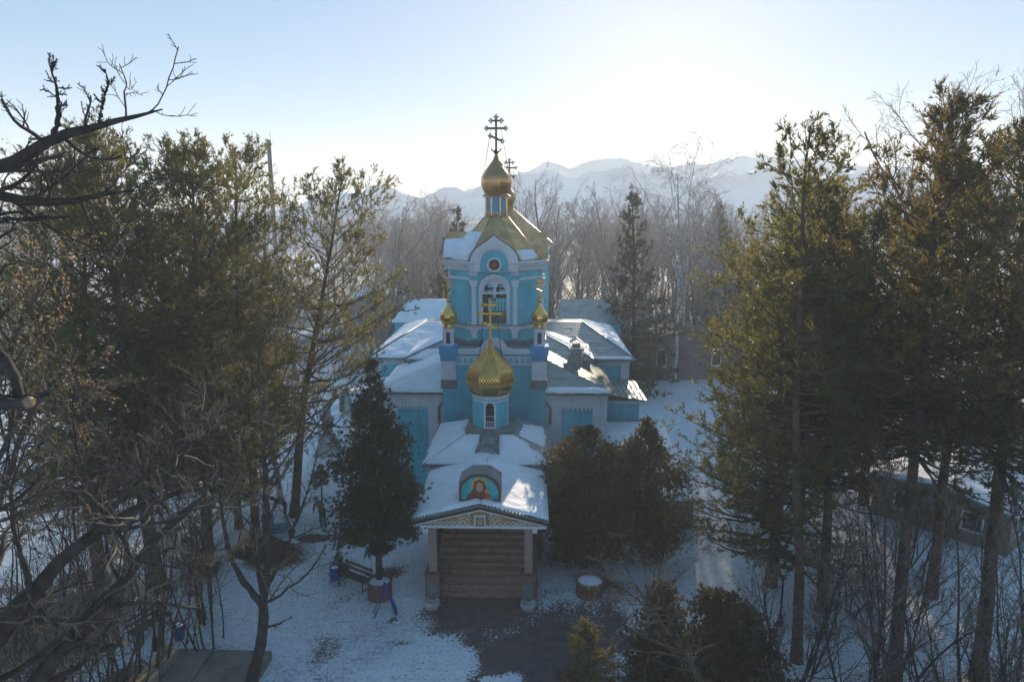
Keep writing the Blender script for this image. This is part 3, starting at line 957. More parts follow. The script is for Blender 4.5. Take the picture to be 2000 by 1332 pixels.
# the band is only on the corners: cut by the wide faces' own pieces, so build four corner pieces
for k in range(4):
    M = T(0, 0, 0, rz=k * PI / 2)
    s_ = HS + 0.08 * math.tan(PI / 8); h_ = HB + 0.08
    b = MB()
    b.add([(1.42, -h_, 12.55), (s_, -h_, 12.55), (h_, -s_, 12.55), (h_, -1.42, 12.55), (HB - 0.1, -1.42, 12.55), (1.42, -HB + 0.1, 12.55)] +
          [(1.42, -h_, 12.68), (s_, -h_, 12.68), (h_, -s_, 12.68), (h_, -1.42, 12.68), (HB - 0.1, -1.42, 12.68), (1.42, -HB + 0.1, 12.68)],
          [(5, 4, 3, 2, 1, 0), (6, 7, 8, 9, 10, 11)] + [(i, (i + 1) % 6, 6 + (i + 1) % 6, 6 + i) for i in range(6)], M=M)
    b.build('string_course', 'white', bel)
    # cornice runs round the corner and stops at the arch
    def rp(o_): return HS + o_ * math.tan(PI / 8), HB + o_
    prof = [(0.06, 13.05), (0.14, 13.12), (0.16, 13.24), (0.30, 13.36), (0.34, 13.48), (0.42, 13.52), (0.42, 13.60)]
    vs2, fs2 = [], []
    for (o_, z_) in prof:
        s_, h_ = rp(o_)
        vs2 += [(0.98, -h_, z_), (s_, -h_, z_), (h_, -s_, z_), (h_, -0.98, z_)]
    m_ = len(prof)
    for i in range(m_ - 1):
        for j in range(3):
            fs2.append((4 * i + j, 4 * i + j + 1, 4 * i + 4 + j + 1, 4 * i + 4 + j))
    s_, h_ = HS, HB - 0.25
    base = len(vs2)
    for z_ in (13.05, 13.60):
        vs2 += [(0.98, -h_, z_), (h_, -0.98, z_)]
    fs2.append((4 * m_ - 4, 4 * m_ - 3, 4 * m_ - 2, 4 * m_ - 1, base + 3, base + 2))
    fs2.append((base, 0) + tuple(4 * i for i in range(1, m_)) + (base + 2,))
    fs2.append((base + 1, base + 3) + tuple(4 * i + 3 for i in range(m_ - 1, -1, -1)))
    b = MB(); b.add(vs2, fs2, M=M)
    b.build('cornice', 'white', bel)

def keel(w, z0_, zs, zt, n=16, x=0.0):
    """keel-arch outline: round shoulders drawn up to a point"""
    p = []
    for i in range(n + 1):
        t_ = i / n
        a = PI * 0.5 * t_
        xx = w * math.cos(a) ** 0.9
        zz = zs + (zt - zs) * (0.72 * math.sin(a) + 0.28 * t_ ** 6)
        p.append((xx, zz))
    left = [(-a_, b_) for a_, b_ in reversed(p[:-1])]
    return [(w, z0_)] + p + left + [(-w, z0_)]
for k in range(4):
    M = T(0, 0, 0, rz=k * PI / 2) @ T(0, -HB, 0)
    kg = MB().ring_prism(keel(1.36, 13.02, 13.60, 15.08), arch(0.80, 13.04, 13.44, 14, h=0.84), -0.30, 0.15, M).build('keel_gable', 'white', bel)
    MB().ring_prism(keel(1.16, 13.06, 13.58, 14.80), arch(0.93, 13.07, 13.44, 14, h=0.96), -0.36, -0.29, M).build('gable_moulding', 'white', kg)
    MB().prism(arch(0.80, 13.04, 13.44, 14, h=0.84), -0.12, 0.0, M).build('tympanum', 'teal', kg)
    MB().ring_prism(arch(0.80, 13.05, 13.44, 14, h=0.83), arch(0.66, 13.05, 13.44, 14, h=0.69), -0.20, -0.11, M).build('tympanum_ring', 'teal', kg)
    MB().ring_prism(circle(0.42, 13.42), circle(0.31, 13.42), -0.20, -0.11, M).build('roundel_frame', 'white', kg)
    ro = MB().prism(circle(0.31, 13.42), -0.15, -0.11, M).build('roundel', 'darkwood', kg)
    bb = MB()
    bb.box(-0.05, 0.05, -0.17, -0.14, 13.20, 13.64, M); bb.box(-0.22, 0.22, -0.172, -0.142, 13.37, 13.47, M)
    bb.build('roundel_cross', 'icon_red', kg)
    # gilded barrel roof running back from the gable into the tent
    kk = keel(1.40, 13.60, 13.62, 15.12)
    pts = [p for p in kk if p[1] > 13.6]
    vs2, fs2 = [], []
    for (x_, z_) in pts:
        vs2 += [(x_, -0.34, z_ + 0.02), (x_, 2.2, z_ + 0.02), (x_, -0.34, z_ + 0.05), (x_, 2.2, z_ + 0.05)]
    for i in range(len(pts) - 1):
        o = 4 * i
        fs2 += [(o, o + 4, o + 5, o + 1), (o + 2, o + 3, o + 7, o + 6), (o, o + 2, o + 6, o + 4)]
    bb = MB(); bb.add(vs2, fs2, True, M)
    bb.build('barrel_roof', 'tentgold', kg)
# tent roof of eight faces with separate sheets
tent = octo_band(-0.06, 13.40, 13.60).build('tent_roof', 'flashing', bel)
apex_r, apex_z = 0.74, 16.0
s_, h_ = HS - 0.02 * math.tan(PI / 8), HB - 0.02
ring0 = [(-s_, -h_), (s_, -h_), (h_, -s_), (h_, s_), (s_, h_), (-s_, h_), (-h_, s_), (-h_, -s_)]
at = apex_r * math.tan(PI / 8)
ring1 = [(-at, -apex_r), (at, -apex_r), (apex_r, -at), (apex_r, at), (at, apex_r), (-at, apex_r), (-apex_r, at), (-apex_r, -at)]
b = MB()
b.add([(x, y, 13.62) for x, y in ring0] + [(x, y, apex_z) for x, y in ring1], [(i, (i + 1) % 8, 8 + (i + 1) % 8, 8 + i) for i in range(8)] + [tuple(range(8, 16))])
b.build('tent_sheathing', 'tentgold', bel)
tiles = empty('tent_covering', (0, 0, 0), 0, bel)
bpy.context.view_layer.update()
tent_faces = []
for i in range(8):
    j = (i + 1) % 8
    f = [(*ring0[i], 13.62), (*ring0[j], 13.62), (*ring1[j], apex_z), (*ring1[i], apex_z)]
    tent_faces.append(f)
    panels(f, bel, 'tentgold', 0.62, 0.42, gap=0.018, th=0.012, name='roof_sheet', stag=0.5, rnd=random.Random(i), lift=0.012)
bpy.data.objects.remove(tiles)
for i in range(8):
    MB().tube([(*ring0[i], 13.66), (*ring1[i], apex_z + 0.03)], 0.035, 6).build('hip_rib', 'tentgold', bel)
snow_on(tent_faces[7], bel, 0.22, 0.02, 0.2, seed=5, mask=lambda U, W: 2.1 - W)
snow_on(tent_faces[6], bel, 0.2, 0.02, 0.2, seed=8, mask=lambda U, W: 2.2 - W)
snow_on(tent_faces[1], bel, 0.14, 0.03, 0.3, seed=7, mask=lambda U, W: 0.75 - W)
# snow lying along the flank of the left barrel
sn = MB()
sp_ = []
for (px_, pn) in ((-3.02, 0), (-2.4, 1), (-1.8, 2), (-1.2, 3), (-0.95, 4)):
    row = []
    for i in range(9):
        t_ = i / 8
        a = PI / 2 * t_
        rr = 1.44 + 0.13 + 0.05 * math.sin(px_ * 5 + i)
        row.append((px_, -1.62 * math.cos(a) ** 0.9 - 0.06, 13.66 + 1.34 * (0.80 * math.sin(a)) + 0.10 + 0.03 * math.sin(px_ * 7 + i * 2)))
    sp_.append(row)
vs2 = [p for r_ in sp_ for p in r_]
fs2 = [(9 * i + j, 9 * i + j + 1, 9 * i + 10 + j, 9 * i + 9 + j) for i in range(4) for j in range(7)]
low_row = [(p[0], p[1] + 0.25, p[2] - 0.3) for p in sp_[0]]
sn.add(vs2, fs2, True)
sn.add(sp_[0][:8] + [(p[0], p[1] * 0.6, 13.62) for p in sp_[0][:8]], [(i, i + 1, 8 + i + 1, 8 + i) for i in range(7)])
sn.build('snow', 'snow', bel)
# topmost drum, dome and cross
td = empty('top_cupola', (0, BY, 0), 0, church)
octo(0.62, 0.60, 15.98, 17.25).build('drum', 'capblue', td)
b = octo(0.80, 0.70, 15.92, 16.06)
b.build('drum_base', 'flashing', td)
for k in range(8):
    a = PI / 8 + k * PI / 4
    MB().lathe([(0.06, 16.06), (0.06, 17.2)], 8, T(0.655 * math.cos(a), 0.655 * math.sin(a), 0)).build('gilded_column', 'gold', td)
    M = T(0, 0, 0, rz=k * PI / 4) @ T(0, -0.63, 0)
    MB().ring_prism(arch(0.17, 16.06, 16.2, 8), arch(0.11, 16.07, 16.2, 8), -0.05, 0.02, M).build('kokoshnik', 'tentgold', td)
octo(0.66, 0.70, 16.06, 16.14).build('gilded_band', 'crossgold', td)
octo(0.66, 0.80, 17.18, 17.26).build('white_band', 'white', td)
octo(0.84, 0.66, 17.262, 17.42).build('eaves', 'olddome', td)
MB().lathe(onion(0.93, 2.30, 34, 0.70, 0.06), 16, T(0, 0, 17.40), gores=10).build('weathered_dome', 'olddome', td)
b = MB()
for k in range(10):
    a = 2 * PI * k / 10
    b.tube([(r * math.cos(a), r * math.sin(a), z + 17.40) for r, z in onion(0.935, 2.30, 18, 0.70, 0.06)], 0.011, 5)
b.build('gore_ribs', 'olddome', td)
orthodox_cross(19.68, 2.25, 'crossdark', td, crescent=True, t=0.062, wires=0.80, wz=18.2)
# bells behind the front opening
bb = MB().tube([(-2.3, 0, 11.75), (2.3, 0, 11.75)], 0.06, 6)
bb.build('bell_beam', 'darkwood', bel)
for (x, y, s) in ((-0.42, 0, 0.8), (0.05, 0, 1.0), (0.46, 0, 0.75), (-0.1, -1.2, 0.5)):
    MB().lathe([(0.27 * s, 0), (0.25 * s, 0.05 * s), (0.17 * s, 0.22 * s), (0.14 * s, 0.40 * s), (0.08 * s, 0.48 * s), (0.02, 0.5 * s)], 14, T(x, y, 11.2)).build('bell', 'bronze', bel)

# --- flanking wings, mid block and nave
def hip_roof(name, polys, m='roofmetal', du=0.8, dv=1.6, parent=None, seed=1, under=0.0):
    b_ = MB()
    for pl in polys:
        b_.add(pl, [tuple(range(len(pl)))])
    r_ = part(b_, name, 'flashing', parent)
    for i, pl in enumerate(polys):
        panels(pl, r_, m, du, dv, gap=0.03, th=0.02, rnd=random.Random(seed + i), stag=0.5)
    return r_

def ribs_on(poly, parent, step, m='roofmetal'):
    """standing seams running up the slope"""
    o, e1, e2, nrm = plane_basis(poly)
    q = [((Vector(p) - o).dot(e1), (Vector(p) - o).dot(e2)) for p in poly]
    u0, u1 = min(a for a, b in q), max(a for a, b in q)
    u = u0 + step
    while u < u1 - 0.05:
        c = clip_poly(clip_poly(q, -1, 0, -(u - 0.02)), 1, 0, u + 0.02)
        if len(c) >= 3:
            va, vb = min(b for a, b in c), max(b for a, b in c)
            if vb - va > 0.2:
                M = Matrix((( *e1, 0), (*e2, 0), (*nrm, 0), (0, 0, 0, 1))).transposed()
                M.translation = o
                MB().box(u - 0.02, u + 0.02, va, vb, 0.0, 0.085, M).build('standing_seam', m, parent)
        u += step

for s in (-1, 1):
    X = lambda a: s * a
    bx = lambda b_, x0, x1, *r: b_.box(min(X(x0), X(x1)), max(X(x0), X(x1)), *r)
    WY = 12.2
    b = bx(MB(), LX - 0.02, 6.5, WY, 18.2, 0, 6.0)
    w = part(b, 'side_wing', 'teal')
    # white frame of the front panel
    b = MB()
    bx(b, LX + 0.02, 3.92, WY - 0.10, WY + 0.01, 2.0, 5.45)
    bx(b, 5.72, 6.56, WY - 0.10, WY + 0.01, 2.0, 5.45)
    bx(b, LX + 0.02, 6.56, WY - 0.11, WY + 0.01, 5.452, 6.0)
    bx(b, 3.92, 5.72, WY - 0.10, WY + 0.01, 5.15, 5.45)
    b.build('white_frame', 'white', w)
    b = MB()
    for i in range(7):
        bx(b, 4.02 + i * 0.25, 4.16 + i * 0.25, WY - 0.10, WY + 0.01, 5.0, 5.15)
    for i in range(22):
        bx(b, 3.05 + i * 0.158, 3.15 + i * 0.158, WY - 0.17, WY - 0.11, 5.62, 5.78)
    bx(b, LX + 0.02, 6.62, WY - 0.20, WY - 0.11, 5.80, 5.95)
    tag(b.build('dentil_course', 'white', w), kind='stuff')
    # drooping downpipe
    px = X(3.02)
    b = MB().tube([(X(2.75), WY - 0.45, 6.02), (X(2.75), WY - 0.42, 5.75), (X(3.25), WY - 0.28, 5.2), (X(3.25), WY - 0.22, 4.2)], 0.075, 8)
    b.build('downpipe', 'columnstone', w)
    A, Bp = (X(2.65), WY - 0.35, 6.05), (X(6.95), WY - 0.35, 6.05)
    Rg = (X(LX), 14.9, 7.35)
    front = [A, Bp, Rg] if s > 0 else [Bp, A, Rg]
    sd_ = [Bp, (X(6.95), 18.2, 6.05), (X(LX), 18.2, 7.35), Rg]
    if s < 0: sd_ = [sd_[1], sd_[0], sd_[3], sd_[2]]
    r_ = hip_roof('wing_roof', [front], parent=w, du=0.95, dv=1.4, seed=3)
    bb = MB(); bb.add(sd_, [(0, 1, 2, 3)]); r2 = bb.build('wing_roof', 'roofmetal', w)
    if s > 0:
        ribs_on(sd_, r2, 0.30)
    gut = MB()
    gut.box(min(X(2.6), X(7.0)), max(X(2.6), X(7.0)), WY - 0.42, WY - 0.12, 5.95, 6.04)
    gut.build('eaves_board', 'flashing', w)
    if s > 0:
        snow_on(front, r_, 0.14, 0.0, 0.16, seed=11, mask=lambda U, W: 0.55 - W)
    else:
        snow_on(front, r_, 0.12, 0.02, 0.12, seed=12)
        snow_on(sd_, r2, 0.12, 0.04, 0.15, seed=13)
    # mid block between tower and nave
    b = bx(MB(), LX - 0.1, 6.0, 17.3, 21.0, 0, 6.85)
    mb_ = part(b, 'middle_block', 'teal')
    f = [(X(2.6), 17.0, 6.86), (X(6.25), 17.0, 6.86), (X(3.0), 20.7, 7.9)]
    if s < 0: f = [f[1], f[0], f[2]]
    g = [(X(6.25), 17.0, 6.86), (X(6.25), 22.5, 6.86), (X(3.0), 22.5, 7.9), (X(3.0), 20.7, 7.9)]
    if s < 0: g = [g[1], g[0], g[3], g[2]]
    r_ = hip_roof('middle_roof', [f], parent=mb_, du=1.0, dv=1.5, seed=6)
    bb = MB(); bb.add(g, [(0, 1, 2, 3)]); r2 = bb.build('middle_roof', 'roofmetal', mb_)
    MB().tube([(X(6.3), 16.95, 6.9), (X(3.0), 20.7, 7.95)], 0.06, 6).build('hip_cap', 'roofmetal', r_)
    snow_on(g, r2, 0.12, 0.02, 0.1 if s < 0 else 0.5, seed=15)
    if s < 0: snow_on(f, r_, 0.10, 0.05, 0.35, seed=16, mask=lambda U, W: 1.5 - W)
    # nave
    b = bx(MB(), 0.0, 9.0, 20.8, 34.5, 0, 6.15)
    nv = part(b, 'nave', 'teal')
    b = MB()
    bx(b, 8.5, 9.06, 20.74, 20.82, 0, 5.7)
    bx(b, 5.9, 9.08, 20.70, 20.82, 5.702, 6.15)
    b.build('white_trim', 'white', nv)
    b = MB()
    for i in range(18):
        bx(b, 6.0 + i * 0.17, 6.1 + i * 0.17, 20.66, 20.70, 5.85, 6.02)
    tag(b.build('dentil_course', 'white', nv), kind='stuff')
    MB().tube([(X(6.75), 20.6, 6.1), (X(6.75), 20.6, 2.0)], 0.07, 8).build('downpipe', 'columnstone', nv)
    f = [(X(0.0), 20.4, 6.2), (X(9.35), 20.4, 6.2), (X(6.2), 27.0, 7.75), (X(0.0), 27.0, 7.75)]
    if s < 0: f = [f[1], f[0], f[3], f[2]]
    g = [(X(9.35), 20.4, 6.2), (X(9.35), 34.8, 6.2), (X(6.2), 28.5, 7.75), (X(6.2), 27.0, 7.75)]
    if s < 0: g = [g[1], g[0], g[3], g[2]]
    r_ = hip_roof('nave_roof', [f], parent=nv, du=1.5, dv=0.55, seed=8)
    bb = MB(); bb.add(g, [(0, 1, 2, 3)])
    bb.add([(X(6.2), 28.5, 7.75), (X(0), 28.5, 7.75), (X(0), 34.8, 6.2), (X(9.35), 34.8, 6.2)], [(0, 1, 2, 3)])
    bb.add([(X(6.2), 27.0, 7.75), (X(0), 27.0, 7.75), (X(0), 28.5, 7.75), (X(6.2), 28.5, 7.75)], [(0, 1, 2, 3)])
    bb.box(min(0, X(9.36)), max(0, X(9.36)), 20.38, 34.8, 6.08, 6.19)
    r2 = bb.build('nave_roof', 'roofmetal', nv)
    MB().tube([(X(9.4), 20.35, 6.24), (X(6.2), 27.0, 7.8)], 0.07, 6).build('hip_cap', 'roofmetal', r_)
    snow_on(g, r2, 0.12, 0.03, 0.2, seed=17)
    if s < 0: snow_on(f, r_, 0.08, 0.02, 0.12, seed=18)
    else: snow_on(f, r_, 0.10, 0.0, 0.2, seed=19, mask=lambda U, W: np.minimum(0.45 - W, U - 6.6))
    # rear cross arm
    b = bx(MB(), 5.0, 10.2, 34.5, 44, 0, 6.4)
    ra = part(b, 'rear_arm', 'teal')
    bb = MB()
    e = [(X(4.8), 34.2, 6.45), (X(10.5), 34.2, 6.45), (X(10.5), 44.3, 6.45), (X(4.8), 44.3, 6.45), (X(5.0), 39.0, 8.0), (X(9.6), 39.0, 8.0)]
    bb.add(e, [(0, 1, 5, 4), (1, 2, 5), (2, 3, 4, 5), (3, 0, 4)])
    rr = bb.build('rear_roof', 'roofmetal', ra)
    fr = [e[0], e[1], e[5], e[4]] if s > 0 else [e[1], e[0], e[4], e[5]]
    if s < 0: snow_on(fr, rr, 0.1, 0.02, 0.1, seed=20, res=0.25)
    # low aisle beside the wing
    b = bx(MB(), 6.52, 9.1, 16.2, 20.7, 0, 4.55)
    ai = part(b, 'low_aisle', 'teal')
    bx(MB(), 6.5, 9.16, 16.12, 16.22, 4.25, 4.57).build('white_trim', 'white', ai)
    f = [(X(6.5), 15.8, 4.6), (X(9.5), 15.8, 4.6), (X(9.5), 20.7, 4.6), (X(6.5), 20.7, 5.6)]
    bb = MB(); bb.add([(X(6.5), 15.8, 4.95), (X(9.5), 15.8, 4.58), (X(9.5), 20.7, 4.58), (X(6.5), 20.7, 4.95)], [(0, 1, 2, 3)])
    bx(bb, 6.5, 9.5, 15.8, 20.7, 4.50, 4.575)
    al = bb.build('aisle_roof', 'roofmetal', ai)
    q4 = [(X(6.5), 15.8, 4.95), (X(9.5), 15.8, 4.58), (X(9.5), 20.7, 4.58), (X(6.5), 20.7, 4.95)]
    ribs_on(q4 if s > 0 else [q4[1], q4[0], q4[3], q4[2]], al, 0.35)
    if s < 0: snow_on([q4[1], q4[0], q4[3], q4[2]], al, 0.1, 0.02, 0.1, seed=21)

# low snow-covered annex by the right wing
b = MB().box(6.6, 10.4, 10.6, 15.9, 0, 2.05)
an = part(b, 'annex', 'teal')
an_f = [(6.5, 9.9, 2.1), (10.55, 9.9, 2.1), (10.65, 15.9, 3.1), (6.6, 15.9, 3.1)]
an_g = [(6.5, 6.9, 1.75), (10.9, 6.9, 1.75), (10.9, 9.86, 1.98), (6.5, 9.86, 1.98)]
bb = MB()
for q in (an_f, an_g):
    bb.add([(x, y, z) for x, y, z in q] + [(x, y, z - 0.12) for x, y, z in q], [(0, 1, 2, 3), (7, 6, 5, 4), (0, 4, 5, 1), (1, 5, 6, 2), (2, 6, 7, 3), (3, 7, 4, 0)])
bb.box(6.8, 10.6, 7.2, 10.0, 0, 1.6)
ar = bb.build('annex_roof', 'flashing', an)
snow_on(an_f, ar, 0.12, 0.03, 0.12, seed=31)
snow_on(an_g, ar, 0.12, 0.03, 0.12, seed=32)
# left transept porch with a round pediment
tp = empty('side_porch', (-9.6, 15.2, 0), R(-62), church)
tp.scale = (0.82, 0.82, 0.95)
b = MB().prism([(-1.9, 0), (1.9, 0), (1.9, 3.6), (-1.9, 3.6)], 0.2, 3.4)
b.build('porch_wall', 'white', tp)
hp = [(1.75 * math.cos(a), 3.6 + 1.55 * math.sin(a)) for a in np.linspace(0, PI, 16)]
MB().prism(hp, 0.15, 0.6).build('pediment', 'teal', tp)
ho = [(2.05 * math.cos(a), 3.6 + 1.85 * math.sin(a)) for a in np.linspace(0, PI, 16)]
bb = MB()
vs2, fs2 = [], []
for (x, z), (x2, z2) in zip(ho, hp):
    vs2 += [(x, -0.15, z), (x2, -0.15, z2), (x, 3.4, z), (x2, 3.4, z2)]
for i in range(15):
    o = 4 * i
    fs2 += [(o, o + 4, o + 5, o + 1), (o + 2, o + 3, o + 7, o + 6), (o, o + 2, o + 6, o + 4), (o + 1, o + 5, o + 7, o + 3)]
bb.add(vs2, fs2)
bb.build('barrel_roof', 'roofmetal', tp)
bb = MB()
vs2 = []
fs2 = []
for (x, z) in [(2.12 * math.cos(a), 3.62 + 1.93 * math.sin(a)) for a in np.linspace(0.25 * PI, PI * 0.8, 12)]:
    vs2 += [(x, 0.1, z), (x, 3.4, z)]
for i in range(11): fs2.append((2 * i, 2 * i + 1, 2 * i + 3, 2 * i + 2))
bb.add(vs2, fs2, True)
bb.build('snow', 'snow', tp)

# chimney on the right wing
ch = empty('chimney', (5.05, 17.2, 0), 0, church)
MB().box(-0.42, 0.42, -0.40, 0.40, 5.9, 7.25).box(-0.36, 0.36, -0.34, 0.34, 7.25, 7.55).box(-0.50, 0.50, -0.48, 0.48, 7.55, 7.68).build('chimney_stack', 'chimneywall', ch)
MB().box(-0.26, 0.26, -0.24, 0.24, 7.683, 8.0, top=0.92).build('chimney_pot', 'sootmetal', ch)
MB().prism([(-0.42, 8.02), (0, 8.32), (0.42, 8.02), (0.42, 8.07), (0, 8.38), (-0.42, 8.07)], -0.38, 0.38).build('chimney_hood', 'roofmetal', ch)
MB().box(-0.48, 0.48, -0.46, -0.28, 7.683, 7.74).build('snow', 'snow', ch)

# main tent, little dome and cross behind the belfry
mt = empty('main_dome', (0.28, 31.6, 0), 0, church)
octo(3.3, 3.3, 6.3, 13.6).build('drum', 'teal', mt)
octo(3.35, 3.6, 13.2, 13.75).build('cornice', 'white', mt)
octo(3.38, 3.38, 12.4, 12.7).build('string_course', 'white', mt)
octo(3.6, 0.35, 13.76, 16.5).build('tent_sheathing', 'tentgold', mt)
for i in range(8):
    a0, a1 = PI / 8 + i * PI / 4, PI / 8 + (i + 1) * PI / 4
    r0, r1 = 3.6 / math.cos(PI / 8), 0.35 / math.cos(PI / 8)
    f = [(r0 * math.cos(a0), r0 * math.sin(a0), 13.76), (r0 * math.cos(a1), r0 * math.sin(a1), 13.76), (r1 * math.cos(a1), r1 * math.sin(a1), 16.5), (r1 * math.cos(a0), r1 * math.sin(a0), 16.5)]
    if math.sin((a0 + a1) / 2) < 0.5:
        panels(f, mt, 'tentgold', 0.8, 0.55, gap=0.022, th=0.012, name='roof_sheet', stag=0.5, rnd=random.Random(40 + i), lift=0.012)
    MB().tube([f[0], f[3]], 0.045, 6).build('hip_rib', 'tentgold', mt)
MB().lathe([(0.32, 16.4), (0.30, 17.0), (0.42, 17.05), (0.42, 17.12)], 12).build('neck', 'olddome', mt)
MB().lathe(onion(0.52, 1.35, 24, 0.7, 0.08), 12, T(0, 0, 17.1), gores=10).build('weathered_dome', 'olddome', mt)
orthodox_cross(18.42, 2.2, 'crossdark', mt, t=0.062, wires=0.62, wz=16.2)

# --- entrance porch
PW = 2.85
RZ, EZ = 4.52, 3.82
po = empty('porch', (0, 0, 0), 0, church)
for s in (-1, 1):
    q = [(0, 0.0, RZ), (0, 5.35, RZ), (s * PW, 5.35, EZ), (s * PW, 0.0, EZ)]
    bb = MB()
    bb.add(q + [(x, y, z - 0.07) for x, y, z in q], [(0, 1, 2, 3), (7, 6, 5, 4), (0, 4, 5, 1), (1, 5, 6, 2), (2, 6, 7, 3), (3, 7, 4, 0)])
    rf = bb.build('porch_roof', 'roofmetal', po)
    qq = [(s * PW, 0.0, EZ), (s * PW, 5.35, EZ), (0, 5.35, RZ), (0, 0.0, RZ)]
    if s > 0: snow_on(qq, rf, 0.13, -0.02, 0.10, seed=41)
    else: snow_on(qq, rf, 0.13, -0.02, 0.10, seed=42)
    # rolled tile ends along the verge
    bb = MB()
    for i in range(20):
        t_ = (i + 0.5) / 20
        x, z = s * PW * t_, RZ + (EZ - RZ) * t_
        bb.lathe([(0.062, -0.08), (0.062, 0.10)], 8, T(x, -0.0, z + 0.015) @ Matrix.Rotation(PI / 2, 4, 'X'))
    tag(bb.build('verge_tiles', 'flashing', po), kind='stuff')
    MB().add([(0, -0.02, RZ - 0.075), (s * PW, -0.02, EZ - 0.075), (s * PW, -0.02, EZ - 0.20), (0, -0.02, RZ - 0.20),
              (0, 0.06, RZ - 0.075), (s * PW, 0.06, EZ - 0.075), (s * PW, 0.06, EZ - 0.20), (0, 0.06, RZ - 0.20)],
             [(0, 1, 2, 3), (7, 6, 5, 4), (0, 4, 5, 1), (1, 5, 6, 2), (2, 6, 7, 3), (3, 7, 4, 0)]).build('bargeboard', 'darkwood', po)
    MB().add([(0, 0.0, RZ - 0.205), (s * PW * 0.97, 0.0, EZ - 0.205), (s * PW * 0.97, 0.0, EZ - 0.25), (0, 0.0, RZ - 0.26),
              (0, 0.05, RZ - 0.205), (s * PW * 0.97, 0.05, EZ - 0.205), (s * PW * 0.97, 0.05, EZ - 0.25), (0, 0.05, RZ - 0.26)],
             [(0, 1, 2, 3), (7, 6, 5, 4), (0, 4, 5, 1), (1, 5, 6, 2), (2, 6, 7, 3), (3, 7, 4, 0)]).build('white_moulding', 'white', po)
    # carved scroll tracery
    bb = MB()
    for i in range(8):
        x = 0.50 + i * 0.225
        r_ = 0.088 - i * 0.004
        zc = 3.70
        bb.tube([(s * (x + r_ * math.cos(a)), 0.045, zc + r_ * math.sin(a)) for a in np.linspace(0.4, 2 * PI, 12)], 0.016, 5)
        bb.tube([(s * (x + 0.05 + 0.10 * u_), 0.045, zc - 0.06 + 0.09 * math.sin(u_ * 3)) for u_ in np.linspace(0, 1, 5)], 0.014, 5)
    for (x, z, r_) in ((0.46, 3.93, 0.08), (0.66, 3.90, 0.09), (0.46, 4.06, 0.05), (0.83, 3.88, 0.06)):
        bb.tube([(s * (x + r_ * math.cos(a)), 0.045, z + r_ * math.sin(a)) for a in np.linspace(0.4, 2 * PI, 12)], 0.016, 5)
    tag(bb.build('scrollwork', 'white', po), kind='stuff')
    # eaves bracket, column, pedestal and stone bowl
    px = s * 2.02
    MB().box(s * 2.28 - 0.10, s * 2.28 + 0.10, -0.03, 0.20, 3.30, 3.50).build('bracket', 'white', po)
    MB().box(px - 0.17, px + 0.17, 0.10, 0.44, 1.45, 3.50).build('column', 'columnstone', po)
    MB().box(px - 0.17, px + 0.17, 4.6, 4.94, 0, 3.62).build('column', 'columnstone', po)
    pd = MB().box(px - 0.30, px + 0.30, -0.16, 0.5, 0, 1.36).box(px - 0.33, px + 0.33, -0.19, 0.53, 1.362, 1.45).build('pedestal', 'redbrick', po)
    MB().box(px - 0.21, px + 0.21, -0.18, -0.15, 0.42, 1.12).build('plaque', 'plaque', pd)
    bw = MB().lathe([(0.20, 0.0), (0.28, 0.06), (0.30, 0.16), (0.33, 0.20), (0.33, 0.36), (0.30, 0.40), (0.24, 0.36), (0.22, 0.30), (0.0, 0.28)], 20, T(px, -0.36, 0)).build('stone_bowl', 'stone', po)
    MB().box(s * 2.25 - 0.16, s * 2.25 + 0.16, 0.6, 5.5, 0, 1.1).build('stair_wall', 'redbrick', po)
    MB().box(s * 2.55 - 0.08, s * 2.55 + 0.08, 3.6, 5.6, 0, 3.55).build('side_wall', 'brownpaint', po)
MB().prism([(-PW * 0.93, 3.60), (PW * 0.93, 3.60), (0, RZ - 0.24)], 0.06, 0.12).build('gable_board', 'ochre', po)
MB().box(-PW * 0.97, PW * 0.97, -0.03, 0.16, 3.50, 3.595).build('tie_beam', 'white', po)
MB().box(-PW * 0.95, PW * 0.95, 0.17, 5.3, 3.52, 3.56).build('ceiling', 'darkwood', po)
fi = MB().ring_prism([(-0.235, 3.55), (0.235, 3.55), (0.235, 4.08), (-0.235, 4.08)], [(-0.185, 3.60), (0.185, 3.60), (0.185, 4.03), (-0.185, 4.03)], -0.09, 0.02).build('small_icon_frame', 'white', po)
MB().box(-0.185, 0.185, -0.04, 0.02, 3.60, 4.03).build('small_icon_board', 'icon_grey', fi)
MB().prism([(0.11 * math.cos(a), 3.79 + 0.14 * math.sin(a)) for a in np.linspace(0, 2 * PI, 16)[:-1]], -0.05, -0.035).build('small_icon_oval', 'icon_gold', fi)
# steps
st = empty('staircase', (0, 0, 0), 0, church)
for i in range(11):
    y0_ = 0.55 + i * 0.36
    MB().box(-2.08, 2.08, y0_, y0_ + 0.42 + (0.8 if i == 10 else 0), 0.0 if i < 2 else 0.165 * (i - 1), 0.165 * (i + 1) - 0.035).build('step_riser', 'step', st)
    MB().box(-2.08, 2.08, y0_ - 0.03, y0_ + 0.40 + (0.8 if i == 10 else 0), 0.165 * (i + 1) - 0.0348, 0.165 * (i + 1)).build('step_tread', 'stepedge', st)
dr_ = part(MB().box(-2.4, 2.4, 5.36, 5.48, 1.7, 3.6), 'entrance_wall', 'brownpaint')
for s in (-1, 1):
    MB().box(min(0.02 * s, 0.85 * s), max(0.02 * s, 0.85 * s), 5.30, 5.36, 1.8, 3.5).build('door', 'darkwood', dr_)
